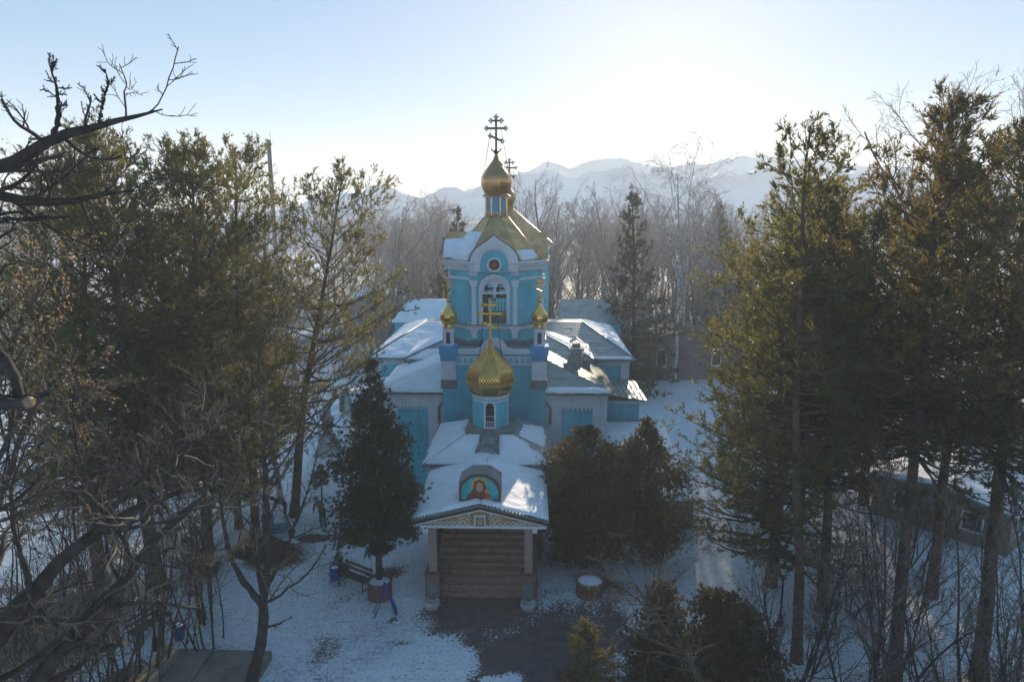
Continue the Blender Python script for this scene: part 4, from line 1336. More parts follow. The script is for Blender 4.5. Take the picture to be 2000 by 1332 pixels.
# arched icon dormer standing on the porch roof
ic = empty('icon_dormer', (-0.03, 0.42, 0.36), 0, church)
IW = 0.86
prof = arch(IW, 4.02, 4.55, 18, h=0.78)
MB().ring_prism(prof, arch(IW - 0.075, 4.22, 4.55, 18, h=0.71), -0.05, 0.06).build('arched_frame', 'brownpaint', ic)
MB().prism(arch(IW - 0.07, 4.215, 4.55, 18, h=0.715), 0.005, 0.03).build('icon_panel', 'icon_teal', ic)
MB().prism([(-IW - 0.02, 3.55), (IW + 0.02, 3.55), (IW + 0.02, 4.95), (IW * 0.45, 5.28), (-IW * 0.45, 5.28), (-IW - 0.02, 4.95)], 0.062, 1.2).build('dormer_housing', 'flashing', ic)
MB().prism([(0.34 * math.cos(a) - 0.02, 4.87 + 0.33 * math.sin(a)) for a in np.linspace(0, 2 * PI, 24)[:-1]], -0.004, 0.004).build('halo', 'icon_gold', ic)
MB().prism([(-0.58, 4.225), (0.36, 4.225), (0.30, 4.5), (0.27, 4.8), (0.15, 5.04), (-0.04, 5.10), (-0.22, 5.02), (-0.28, 4.72), (-0.36, 4.55), (-0.52, 4.40)], -0.010, -0.0045).build('robe', 'icon_robe', ic)
MB().prism([(0.155 * math.cos(a) + 0.0, 4.78 + 0.21 * math.sin(a)) for a in np.linspace(0, 2 * PI, 20)[:-1]], -0.016, -0.0105).build('face', 'icon_face', ic)
MB().prism([(0.10 * math.cos(a) + 0.30, 4.60 + 0.11 * math.sin(a)) for a in np.linspace(0, 2 * PI, 16)[:-1]], -0.016, -0.0105).build('small_halo', 'icon_gold', ic)
MB().prism([(0.16, 4.225), (0.48, 4.225), (0.42, 4.50), (0.22, 4.50)], -0.022, -0.0165).build('small_robe', 'icon_red', ic)
MB().box(-IW + 0.05, IW - 0.05, -0.25, -0.055, 4.06, 4.16).build('snow', 'snow', ic)
# ------------------------------------------------------------------ vegetation: growth by levels, all in numpy
UP = np.array([0.0, 0.0, 1.0])
def nrmz(a):
    return a / np.maximum(np.linalg.norm(a, axis=-1, keepdims=True), 1e-9)

def walk(rs, start, d0, L, r0, r1, n, wig, trop):
    """N wandering lines of n points"""
    N = len(start)
    P = np.zeros((N, n, 3)); P[:, 0] = start
    d = nrmz(d0)
    for k in range(1, n):
        d = nrmz(d + rs.normal(0, wig, (N, 3)) + UP * np.asarray(trop).reshape(-1, 1))
        P[:, k] = P[:, k - 1] + d * (L / (n - 1))[:, None]
    t = np.linspace(0, 1, n)[None]
    Rr = r0[:, None] * (1 - t) + r1[:, None] * t
    return P, Rr

def sprout(rs, P, Rr, m, t0, t1, ang, lr, n, wig, trop, rr, rmin, fall=0.45, L0=None, flat=0.0):
    """m side shoots on every parent line"""
    N, k, _ = P.shape
    t = (np.arange(m)[None] + rs.rand(N, m)) / m * (t1 - t0) + t0
    f = t * (k - 1); i = np.minimum(f.astype(int), k - 2); w = (f - i)[..., None]
    ar = np.arange(N)[:, None]
    start = P[ar, i] * (1 - w) + P[ar, i + 1] * w
    tan = nrmz(P[ar, i + 1] - P[ar, i])
    rad = Rr[ar, i] * (1 - w[..., 0]) + Rr[ar, i + 1] * w[..., 0]
    Lp = np.linalg.norm(np.diff(P, axis=1), axis=2).sum(1)[:, None] * np.ones_like(t)
    if L0 is not None: Lp = np.full_like(t, L0)
    perp = rs.normal(0, 1, (N, m, 3)); perp[..., 2] *= (1 - flat)
    perp = nrmz(perp - (perp * tan).sum(-1, keepdims=True) * tan)
    a = np.radians(ang) * rs.uniform(0.7, 1.3, (N, m))[..., None]
    d = tan * np.cos(a) + perp * np.sin(a)
    L = Lp * lr * (1 - fall * t) * rs.uniform(0.5, 1.4, (N, m))
    r0 = np.maximum(rad * rr, rmin); r1 = np.maximum(r0 * 0.4, rmin * 0.7)
    S = start.reshape(-1, 3)
    return walk(rs, S, d.reshape(-1, 3), L.ravel(), r0.ravel(), r1.ravel(), n, wig, np.full(len(S), trop))

def tubes(groups):
    """[(P, R, sides)] -> vertices, quads"""
    V, Q = [], []
    off = 0
    for P, Rr, k in groups:
        N, n, _ = P.shape
        if N == 0: continue
        tan = nrmz(np.gradient(P, axis=1))
        ref = np.where(np.abs(tan[..., 2:3]) < 0.92, UP, np.array([1.0, 0, 0]))
        u = nrmz(np.cross(tan, ref)); w = np.cross(tan, u)
        a = np.arange(k) * 2 * PI / k
        ring = P[:, :, None] + Rr[:, :, None, None] * (np.cos(a)[None, None, :, None] * u[:, :, None] + np.sin(a)[None, None, :, None] * w[:, :, None])
        V.append(ring.reshape(-1, 3))
        idx = off + np.arange(N * n * k).reshape(N, n, k)
        nx = np.roll(idx, -1, axis=2)
        q = np.stack([idx[:, :-1], nx[:, :-1], nx[:, 1:], idx[:, 1:]], -1).reshape(-1, 4)
        Q.append(q)
        off += N * n * k
    return np.concatenate(V), np.concatenate(Q)

def line(pts, radii, n):
    """a hand-laid limb resampled to n points"""
    pts = np.array(pts, float); s = np.concatenate(([0], np.cumsum(np.linalg.norm(np.diff(pts, axis=0), axis=1))))
    t = np.linspace(0, s[-1], n)
    # smooth by catmull-like averaging of the linear resample
    P = np.stack([np.interp(t, s, pts[:, i]) for i in range(3)], 1)
    for _ in range(2):
        P[1:-1] = (P[:-2] + 2 * P[1:-1] + P[2:]) / 4
    Rr = np.interp(t, s, radii)
    return P[None], Rr[None]

def tree_obj(name, label, cat, base, trunk_me, crown_me, group=None, rz=0.0, extra=()):
    o = empty(name, base, rz)
    tag(o, label, cat, group)
    link('trunk', trunk_me, o)
    if crown_me: link('crown', crown_me, o)
    for nm, me in extra: link(nm, me, o)
    return o

def bare_tree(seed, H, r, spread=0.5, limbs=9, dens=(6, 6, 5), fork=0.3, bark='bark_grey', twig='twig', up=0.05, lean=(0, 0), wig=0.12, tw=0.006, droop=0.0, t0=0.25, ang=45, levels=3, sides=7, lr=0.5):
    """bare deciduous tree about its own base: returns trunk and crown meshes"""
    rs = np.random.RandomState(seed)
    P0, R0 = walk(rs, np.array([[0, 0, -0.15]]), np.array([[lean[0], lean[1], 1.0]]), np.array([H * 0.92]), np.array([r]), np.array([max(r * 0.12, tw * 1.5)]), 14, wig * 0.45, np.array([0.10]))
    R0[:, 0] *= 1.35
    P1, R1 = sprout(rs, P0, R0, limbs, t0, 0.97, ang, lr * (0.6 + spread), 9, wig, up, 0.55, tw * 1.6, fall=0.55)
    g = [(P0, R0, sides), (P1, R1, 5)]
    c = []
    P2, R2 = sprout(rs, P1, R1, dens[0], 0.15, 1.0, 42, 0.48, 6, wig * 1.2, up - droop * 0.4, 0.6, tw * 1.2)
    c.append((P2, R2, 4))
    P3, R3 = sprout(rs, P2, R2, dens[1], 0.15, 1.0, 42, 0.52, 4, wig * 1.4, up * 0.6 - droop, 0.6, tw)
    c.append((P3, R3, 3))
    if levels > 2:
        P4, R4 = sprout(rs, P3, R3, dens[2], 0.2, 1.0, 40, 0.55, 3, wig * 1.5, up * 0.5 - droop * 1.4, 0.65, tw * 0.8)
        c.append((P4, R4, 3))
    V, Q = tubes(g); V2, Q2 = tubes(c)
    return np_mesh('trunk', V, quads=Q, m=bark, smooth=True), np_mesh('crown', V2, quads=Q2, m=twig, smooth=True)

def needles(rs, S, D, L, per, nl, nw, spread=0.75, t_lo=0.1):
    """needle triangles round each shoot; S start, D direction, L length"""
    N = len(S)
    t = rs.uniform(t_lo, 1.0, (N, per))
    base = S[:, None] + D[:, None] * (t * L[:, None])[..., None]
    rad = rs.normal(0, 1, (N, per, 3))
    rad = nrmz(rad - (rad * D[:, None]).sum(-1, keepdims=True) * D[:, None])
    d = nrmz(D[:, None] * (0.75 + 0.5 * t[..., None]) + rad * spread)
    side = nrmz(np.cross(d, rs.normal(0, 1, (N, per, 3))))
    ln = nl * rs.uniform(0.7, 1.25, (N, per, 1))
    a = base - side * nw * 0.5; b_ = base + side * nw * 0.5; c = base + d * ln
    V = np.stack([a, b_, c], 2).reshape(-1, 3)
    return V, np.arange(len(V)).reshape(-1, 3)

def pine(seed, H, r, crown0, width, nwh=22, per_wh=5, lean=(0, 0), top=0.35, dens=(6, 5), per=10, nl=0.15, nw=0.045, leaf='needle', bark='bark_pine', shoot=0.44, rise=0.25, gap=0.0, prof=None):
    """pine: straight stem, whorls of limbs, bottle-brush shoots turned up at their ends"""
    rs = np.random.RandomState(seed)
    P0, R0 = walk(rs, np.array([[0, 0, -0.15]]), np.array([[lean[0], lean[1], 1.0]]), np.array([H]), np.array([r]), np.array([0.03]), 18, 0.025, np.array([0.03]))
    R0[:, 0] *= 1.25
    zt = P0[0, -1, 2]
    N = nwh * per_wh
    k = np.arange(N)
    f = np.clip(crown0 + (1 - crown0) * np.clip((k // per_wh + rs.uniform(-0.35, 0.35, N)) / nwh, 0, 1) ** 1.2 * 1.0, 0.02, 0.99)
    if gap: f = f[rs.rand(N) > gap]
    N = len(f)
    u = (f - crown0) / (1 - crown0)
    if prof is None:
        w = width * np.clip(np.minimum((1 - u) ** 0.75 * 1.15, 0.55 + u * 1.6), top * 0.18, 1)
    else:
        w = width * np.interp(u, [a for a, b in prof], [b for a, b in prof])
    w = w * rs.uniform(0.55, 1.25, N)
    fi = f * 17; ii = np.minimum(fi.astype(int), 16); ww = (fi - ii)[:, None]
    S = P0[0][ii] * (1 - ww) + P0[0][ii + 1] * ww
    az = rs.uniform(0, 2 * PI, N)
    el = np.radians(np.interp(u, [0, 0.5, 1.0], [-8, 15, 58])) + rs.normal(0, 0.15, N)
    D = np.stack([np.cos(az) * np.cos(el), np.sin(az) * np.cos(el), np.sin(el)], 1)
    r1 = np.interp(f, np.linspace(0, 1, 18), R0[0]) * 0.38
    P1, R1 = walk(rs, S, D, w, np.maximum(r1, 0.018), np.full(N, 0.010), 8, 0.10, np.full(N, rise * 0.25))
    P2, R2 = sprout(rs, P1, R1, dens[0], 0.38, 1.0, 50, 0.36, 3, 0.13, 0.13, 0.6, 0.008, flat=0.45)
    kp = rs.rand(len(P2)) < np.repeat(np.clip(w / (width * 0.7), 0.15, 1), dens[0])
    P2, R2 = P2[kp], R2[kp]
    # shoots
    P3, R3 = sprout(rs, P2, R2, dens[1], 0.45, 1.0, 46, 1.0, 3, 0.10, 0.30, 0.6, 0.005, fall=0.2, L0=shoot * 0.85)
    P4, R4 = sprout(rs, P1, R1, 3, 0.55, 1.0, 40, 1.0, 3, 0.10, 0.30, 0.6, 0.006, fall=0.1, L0=shoot)
    Pt, Rt = sprout(rs, P0, R0, 9, 0.955, 1.0, 30, 1.0, 3, 0.08, 0.35, 0.6, 0.006, fall=0.1, L0=shoot * 1.2)
    S_ = np.concatenate([P3[:, 0], P4[:, 0], Pt[:, 0], P2[:, -2]])
    E_ = np.concatenate([P3[:, -1], P4[:, -1], Pt[:, -1], P2[:, -1] + (P2[:, -1] - P2[:, -2]) * 0.3])
    D_ = nrmz(E_ - S_); L_ = np.linalg.norm(E_ - S_, axis=1)
    V, Tr = needles(rs, S_, D_, L_, per, nl, nw, 0.85)
    Vt, Qt = tubes([(P0, R0, 8), (P1, R1, 5), (P2, R2, 3)])
    return np_mesh('trunk', Vt, quads=Qt, m=bark, smooth=True), np_mesh('crown', V, tris=Tr, m=leaf)

def conifer_sprays(seed, H, width, r, prof, n=9000, size=0.16, leaf='thuja', bark='bark_dark', z0=0.0, hang=0.0, lobes=0.18, upw=0.7):
    """dense cypress-like tree: flat scale sprays massed through an uneven cone"""
    rs = np.random.RandomState(seed)
    nb = 210                                     # leafy branches of uneven length make the outline
    bu = rs.beta(1.0, 1.2, nb); ba = rs.uniform(0, 2 * PI, nb)
    bw = width * np.interp(bu, [a for a, b in prof], [b for a, b in prof]) * rs.uniform(0.72, 1.22, nb) * (1 + lobes * np.sin(ba * 3 + bu * 7 + seed))
    pk = rs.choice(nb, n, p=(bw + 0.15) / (bw + 0.15).sum())
    tt = rs.beta(2.2, 0.9, n)
    sc_ = 0.10 + 0.10 * bw[pk]
    az = ba[pk] + rs.normal(0, 1, n) * 0.10
    rad = bw[pk] * tt
    z = z0 + bu[pk] * (H - z0) + (upw * 0.55 - hang * 0.9) * rad * 0.6
    Cn = np.stack([rad * np.cos(az), rad * np.sin(az), z], 1) + rs.normal(0, 1, (n, 3)) * sc_[:, None] * 0.75
    Cn[:, 2] = np.minimum(Cn[:, 2], H)
    out = np.stack([np.cos(az), np.sin(az), np.full(n, upw - hang)], 1)
    d = nrmz(out + rs.normal(0, 0.45, (n, 3)))
    side = nrmz(np.cross(d, rs.normal(0, 1, (n, 3)) + UP * 0.3))
    s = size * rs.uniform(0.6, 1.5, n)[:, None]
    V, Tn = [], []
    pts = []
    # each spray: three overlapping pointed lobes
    for (du, dvv, ln) in ((0, 0, 1.0), (0.55, 0.15, 0.75), (-0.55, 0.15, 0.75)):
        tip = Cn + d * s * (1.1 * ln) + side * s * du
        a = Cn + d * s * dvv - side * s * (0.22 - du * 0.1); b_ = Cn + d * s * dvv + side * s * (0.22 + du * 0.1)
        pts.append(np.stack([a, b_, tip], 1))
    V = np.concatenate(pts).reshape(-1, 3)
    P0, R0 = walk(rs, np.array([[0, 0, -0.1]]), np.array([[0, 0, 1.0]]), np.array([H * 0.93]), np.array([r]), np.array([0.02]), 12, 0.02, np.array([0.05]))
    P1, R1 = sprout(rs, P0, R0, 60, max(0.1, z0 / H), 0.95, 55, 1.0, 5, 0.08, 0.10, 0.4, 0.010, fall=0.85, L0=width * 0.95)
    Vt, Qt = tubes([(P0, R0, 8), (P1, R1, 4)])
    return np_mesh('trunk', Vt, quads=Qt, m=bark, smooth=True), np_mesh('crown', V, tris=np.arange(len(V)).reshape(-1, 3), m=leaf)

def spruce(seed, H, width, r, leaf='needle_far', nwh=24, per_wh=7, per=8, nl=0.24, nw=0.075, crown0=0.06, shoot=0.4):
    return pine(seed, H, r, crown0, width, nwh, per_wh, dens=(6, 3), per=per, nl=nl, nw=nw, leaf=leaf, bark='bark_dark', shoot=shoot, rise=-0.05,
                prof=[(0, 0.95), (0.1, 1.0), (0.5, 0.62), (0.85, 0.25), (1, 0.06)])

# ---- pines to the left of the church
def put(name, label, cat, base, meshes, group=None, rz=0.0):
    return tree_obj(name, label, cat, base, meshes[0], meshes[1], group, rz)
GP = 'pines on the left of the church'
BROAD = [(0, 0.55), (0.15, 0.85), (0.4, 1.0), (0.7, 0.72), (0.88, 0.42), (1, 0.08)]
TALL = [(0, 0.7), (0.25, 1.0), (0.55, 0.9), (0.8, 0.6), (0.92, 0.35), (1, 0.08)]
put('pine_tree', 'open crowned pine with a tall bare trunk just left of the church', 'tree', (-11.9, 34.8, 0), pine(101, 18.4, 0.27, 0.30, 5.4, 22, 5, lean=(0.05, 0), dens=(10, 4), gap=0.10, prof=TALL), GP)
put('pine_tree', 'slim pine with a sparse forked top behind the open crowned pine', 'tree', (-13.2, 32.5, 0), pine(102, 19.2, 0.24, 0.30, 4.4, 21, 5, lean=(0.02, 0), dens=(8, 4), gap=0.15, prof=TALL), GP)
put('pine_tree', 'largest dense dark pine of the left group, its top under the bare branch', 'tree', (-15.6, 27.5, 0), pine(103, 19.4, 0.34, 0.26, 5.0, 29, 7, dens=(10, 4), prof=TALL), GP)
put('pine_tree', 'dense pine with golden lit right side beside the largest dark pine', 'tree', (-13.9, 28.9, 0), pine(104, 18.9, 0.30, 0.28, 4.5, 27, 7, dens=(10, 4), prof=TALL), GP)
put('pine_tree', 'leftmost dark pine behind the golden oak leaves', 'tree', (-18.4, 28.0, 0), pine(105, 18.0, 0.30, 0.26, 4.6, 26, 7, dens=(10, 4), prof=TALL), GP)
put('pine_tree', 'smaller pine filling the gap behind the left pines', 'tree', (-17.0, 36.0, 0), pine(106, 16.5, 0.25, 0.15, 4.6, 25, 6, dens=(10, 4), prof=BROAD), GP)
put('pine_tree', 'low dark pine beneath the dense golden lit pine', 'tree', (-14.4, 33.5, 0), pine(107, 13.5, 0.22, 0.16, 4.2, 24, 6, dens=(9, 4), leaf='needle_dark', prof=BROAD), GP)
# ---- pines on the right
GR = 'pines on the right of the church'
put('pine_tree', 'tall pine with a sparse tufted top right of the church', 'tree', (10.6, 22.7, 0), pine(111, 19.3, 0.22, 0.42, 3.3, 19, 5, lean=(-0.02, 0), dens=(6, 5), gap=0.1, prof=TALL), GR)
put('pine_tree', 'broad dense pine reaching low branches towards the annex', 'tree', (11.6, 28.0, 0), pine(112, 17.4, 0.27, 0.10, 5.2, 29, 6, lean=(-0.03, 0), dens=(8, 4), prof=BROAD), GR)
put('pine_tree', 'tall pointed pine with a rusty brown top', 'tree', (13.6, 21.6, 0), pine(113, 19.9, 0.25, 0.43, 4.2, 26, 6, lean=(-0.01, 0), dens=(8, 4), leaf='needle_rust', prof=[(0, 0.8), (0.2, 1.0), (0.5, 0.8), (0.8, 0.42), (0.92, 0.24), (1, 0.05)]), GR)
put('pine_tree', 'dark pine cut by the right edge of the picture', 'tree', (16.6, 21.6, 0), pine(114, 18.9, 0.27, 0.43, 4.2, 25, 6, lean=(-0.02, 0), dens=(8, 4), leaf='needle_dark', prof=TALL), GR)
put('pine_tree', 'shorter pine in front of the broad pine, nearest the annex roof', 'tree', (13.3, 33.6, 0), pine(115, 14.4, 0.20, 0.08, 3.2, 25, 6, dens=(7, 4), prof=BROAD), GR)
put('pine_tree', 'hazy pine standing behind the rusty topped pine', 'tree', (17.5, 42.0, 0), pine(116, 18.2, 0.26, 0.16, 4.6, 24, 6, dens=(7, 4), leaf='needle_dark', prof=BROAD), GR)
put('pine_tree', 'hazy pine between the broad pine and the small house', 'tree', (15.6, 34.5, 0), pine(117, 16.6, 0.26, 0.2, 4.4, 23, 6, dens=(7, 4), leaf='needle_dark', prof=BROAD), GR)
put('pine_tree', 'pine seen behind the house beside the right edge', 'tree', (29.5, 36.5, 0), pine(118, 17.0, 0.26, 0.15, 4.4, 24, 6, dens=(7, 4), leaf='needle_dark', prof=BROAD), GR)

put('pine_tree', 'pine filling the gap between the sparse topped pine and the rusty one', 'tree', (13.0, 26.0, 0), pine(119, 16.0, 0.24, 0.36, 4.2, 23, 6, dens=(8, 4), leaf='needle_dark', prof=BROAD), GR)
put('pine_tree', 'pine standing between the rusty topped pine and the right edge', 'tree', (18.2, 27.0, 0), pine(120, 17.2, 0.25, 0.42, 4.2, 23, 6, dens=(8, 4), leaf='needle_dark', prof=BROAD), GR)
put('pine_tree', 'hazy pine in the gap behind the rusty topped pine', 'tree', (20.0, 36.5, 0), pine(108, 17.4, 0.25, 0.2, 4.2, 24, 6, dens=(7, 4), leaf='needle_dark', prof=BROAD), GR)
# ---- cypresses round the porch
TP = [(0, 0.10), (0.08, 0.62), (0.2, 1.0), (0.35, 0.92), (0.55, 0.66), (0.75, 0.38), (0.9, 0.17), (1, 0.02)]
put('thuja_tree', 'large dark cone shaped thuja growing from the round planter left of the porch', 'tree', (-5.75, 27.15, 0.55), conifer_sprays(121, 9.9, 1.85, 0.16, TP, 15000, 0.145, 'thuja', z0=1.6, hang=0.4, upw=0.5))
TQ = [(0, 0.45), (0.1, 0.9), (0.4, 1.0), (0.65, 0.85), (0.85, 0.55), (1, 0.08)]
put('thuja_tree', 'wide dark thuja with two blunt tops right of the porch', 'tree', (3.35, 29.4, 0), conifer_sprays(122, 6.9, 1.75, 0.16, TQ, 12500, 0.145, 'thuja', z0=0.3, lobes=0.25))
put('thuja_tree', 'low dark thuja behind and beside the porch roof corner', 'tree', (2.75, 31.3, 0), conifer_sprays(123, 5.7, 1.25, 0.14, TQ, 11000, 0.13, 'thuja_brown', z0=0.3))
put('thuja_tree', 'brownish pointed thuja beside the annex roof', 'tree', (6.2, 29.9, 0), conifer_sprays(124, 7.1, 1.75, 0.17, [(0, 0.5), (0.1, 0.95), (0.35, 1.0), (0.6, 0.8), (0.8, 0.42), (0.93, 0.16), (1, 0.02)], 12500, 0.145, 'thuja_brown', z0=0.3))
put('thuja_tree', 'short thuja wedged between the two taller thujas', 'tree', (4.9, 30.6, 0), conifer_sprays(125, 5.6, 1.4, 0.14, TQ, 11000, 0.13, 'thuja', z0=0.3))
TJ = [(0, 0.7), (0.15, 1.0), (0.5, 0.8), (0.8, 0.45), (1, 0.05)]
put('juniper_bush', 'dark pointed juniper at the bottom beside the bare sapling', 'bush', (4.6, 19.0, 0), conifer_sprays(126, 5.4, 1.0, 0.1, TJ, 8000, 0.13, 'thuja', z0=0.1, lobes=0.35, upw=1.3))
put('juniper_bush', 'broad black green juniper at the bottom right of the path', 'bush', (6.5, 19.2, 0), conifer_sprays(127, 4.9, 1.4, 0.12, TJ, 10000, 0.13, 'thuja', z0=0.1, lobes=0.4, upw=1.3))
put('juniper_bush', 'low spreading juniper behind the broad black green one', 'bush', (7.9, 21.0, 0), conifer_sprays(128, 3.0, 1.4, 0.1, TJ, 6000, 0.13, 'thuja', z0=0.1))
put('spruce_sapling', 'young green spruce at the bottom edge beside the wet paving', 'tree', (2.45, 18.0, 0), spruce(129, 5.0, 1.7, 0.07, leaf='needle_dark', nwh=20, per_wh=7, per=9, nl=0.08, nw=0.024, crown0=0.05, shoot=0.22))
put('spruce_sapling', 'tiny spruce sapling behind the bench by the porch', 'tree', (-8.0, 28.9, 0), spruce(130, 1.15, 0.42, 0.03, leaf='needle', nwh=9, per_wh=5, per=8, nl=0.07, nw=0.02, crown0=0.1, shoot=0.1))
put('spruce_sapling', 'small round topped spruce on a thin leaning stem by the workers', 'tree', (-10.55, 35.4, 0), pine(131, 2.9, 0.06, 0.62, 0.6, 8, 6, lean=(0.12, 0), dens=(4, 4), per=8, nl=0.10, nw=0.022, shoot=0.14))
put('spruce_sapling', 'dark young spruce left of the dug soil', 'tree', (-14.4, 29.0, 0), spruce(132, 2.6, 0.9, 0.05, leaf='needle_dark', nwh=12, per_wh=6, per=9, nl=0.09, nw=0.022, crown0=0.08, shoot=0.18))

# ---- bare trees near the camera
def pxy(px, py, Y):
    """a place seen towards (px, py) at depth Y, for setting limbs out in metres"""
    f = 1333.0; p = R(10.9)
    u, v = (px - 1000) / f, (666 - py) / f
    t = Y / (math.cos(p) + v * math.sin(p))
    return (u * t, Y, CAMH + (-math.sin(p) + v * math.cos(p)) * t)

def hand_tree(name, label, seed, base, stems, dens=(9, 7, 5), bark='bark_dark', twig='twig_dark', tw=0.006, wig=0.16, up=0.07, lr1=0.26, cuts=(), leaves=None, RS=1.0):
    rs = np.random.RandomState(seed)
    g, c = [], []
    for pts, rad, sub in stems:
        P, Rr = line(pts, rad, 26)
        Rr = Rr * RS * (1 + 0.10 * rs.normal(0, 1, Rr.shape))
        P[:, 1:-1] += rs.normal(0, 1, P[:, 1:-1].shape) * np.minimum(0.022, Rr[:, 1:-1, None] * 0.22)
        g.append((P, Rr, 9))
        if sub <= 0: continue
        P1, R1 = sprout(rs, P, Rr, max(1, int(dens[0] * sub)), 0.25, 1.0, 52, lr1, 9, wig, up, 0.42, tw * 1.8, fall=0.3)
        P2, R2 = sprout(rs, P1, R1, dens[1], 0.12, 1.0, 46, 0.46, 6, wig * 1.1, up * 0.8, 0.6, tw * 1.2)
        P3, R3 = sprout(rs, P2, R2, dens[2], 0.15, 1.0, 42, 0.46, 4, wig * 1.2, up * 0.6, 0.65, tw)
        g.append((P1, R1, 6)); c += [(P2, R2, 4), (P3, R3, 3)]
    o = empty(name, base)
    tag(o, label, 'tree')
    b_ = np.array(base)
    V, Q = tubes(g)
    link('trunk', np_mesh('trunk', V - b_, quads=Q, m=bark, smooth=True), o)
    if c:
        V, Q = tubes(c)
        link('crown', np_mesh('crown', V - b_, quads=Q, m=twig, smooth=True), o)
    for (p, d, r_) in cuts:
        d = Vector(d).normalized()
        Mx = d.to_track_quat('Z', 'Y').to_matrix().to_4x4(); Mx.translation = Vector(p) - Vector(base)
        MB().lathe([(r_ * 1.03, -0.03), (r_ * 1.0, 0.012), (0.0, 0.02)], 14, Mx).build('sawn_end', 'cutwood', o)
    if leaves:
        n, sz = leaves
        tips = np.concatenate([p_[:, 1:].reshape(-1, 3) for p_, _, _ in c])
        pick = tips[rs.randint(0, len(tips), n)] + rs.normal(0, 0.05, (n, 3))
        d = nrmz(rs.normal(0, 1, (n, 3)) - UP * 0.6); s_ = nrmz(np.cross(d, rs.normal(0, 1, (n, 3))))
        k = sz * rs.uniform(0.6, 1.3, n)[:, None]
        Vl = np.stack([pick, pick + d * k * 0.5 + s_ * k * 0.3, pick + d * k, pick + d * k * 0.5 - s_ * k * 0.3], 1).reshape(-1, 3)
        link('leaves', np_mesh('leaves', Vl - b_, quads=np.arange(len(Vl)).reshape(-1, 4), m='dryleaf'), o)
    return o
W = pxy
oakb = (-9.6, 9.2, 0)
hand_tree('oak_tree', 'old oak beside the camera, black bare limbs crossing the top left sky', 201, oakb, [
    ([oakb, (-9.4, 9.2, 6), (-9.3, 9.3, 11), (-9.0, 9.4, 15), (-8.6, 9.5, 18.5)], [0.42, 0.36, 0.30, 0.20, 0.06], 0.5),
    ([(-9.2, 9.3, 12.6), W(-60, 365, 9.2), W(40, 308, 9.1), W(110, 270, 9.0), W(185, 243, 9.0), W(250, 236, 9.1), W(318, 214, 9.2)], [0.20, 0.13, 0.10, 0.085, 0.06, 0.035, 0.010], 1.25),
    ([W(105, 268, 9.0), W(115, 230, 9.0), W(112, 175, 9.1), W(95, 118, 9.2)], [0.055, 0.04, 0.025, 0.008], 1.0),
    ([W(195, 240, 9.0), W(200, 205, 9.0), W(212, 160, 8.9), W(205, 135, 8.8)], [0.04, 0.028, 0.015, 0.006], 0.9),
    ([(-9.3, 9.3, 11.6), W(-80, 372, 9.6), W(0, 383, 9.7), W(70, 394, 9.8), W(130, 402, 9.9), W(165, 392, 10.0), W(225, 370, 10.2), W(275, 372, 10.5)], [0.18, 0.11, 0.085, 0.08, 0.07, 0.05, 0.03, 0.008], 1.2),
    ([W(160, 395, 10.0), W(172, 430, 10.0), W(205, 470, 10.1), W(270, 505, 10.3)], [0.03, 0.02, 0.015, 0.006], 0.7),
    ([(-9.4, 9.2, 9.4), W(-60, 640, 8.8), W(8, 680, 8.6), W(24, 730, 8.5), W(40, 775, 8.4)], [0.16, 0.10, 0.085, 0.07, 0.06], 0.5),
    ([(-9.4, 9.2, 9.0), W(-80, 786, 8.6), W(20, 788, 8.2), W(57, 785, 8.1)], [0.17, 0.12, 0.095, 0.09], 0.25),
], dens=(12, 6, 5), tw=0.005, RS=0.8, lr1=0.20, cuts=[(W(58, 785, 8.1), Vector(W(58, 785, 8.1)) - Vector(W(20, 788, 8.2)), 0.068)])
mapb = (-9.6, 10.6, 0)
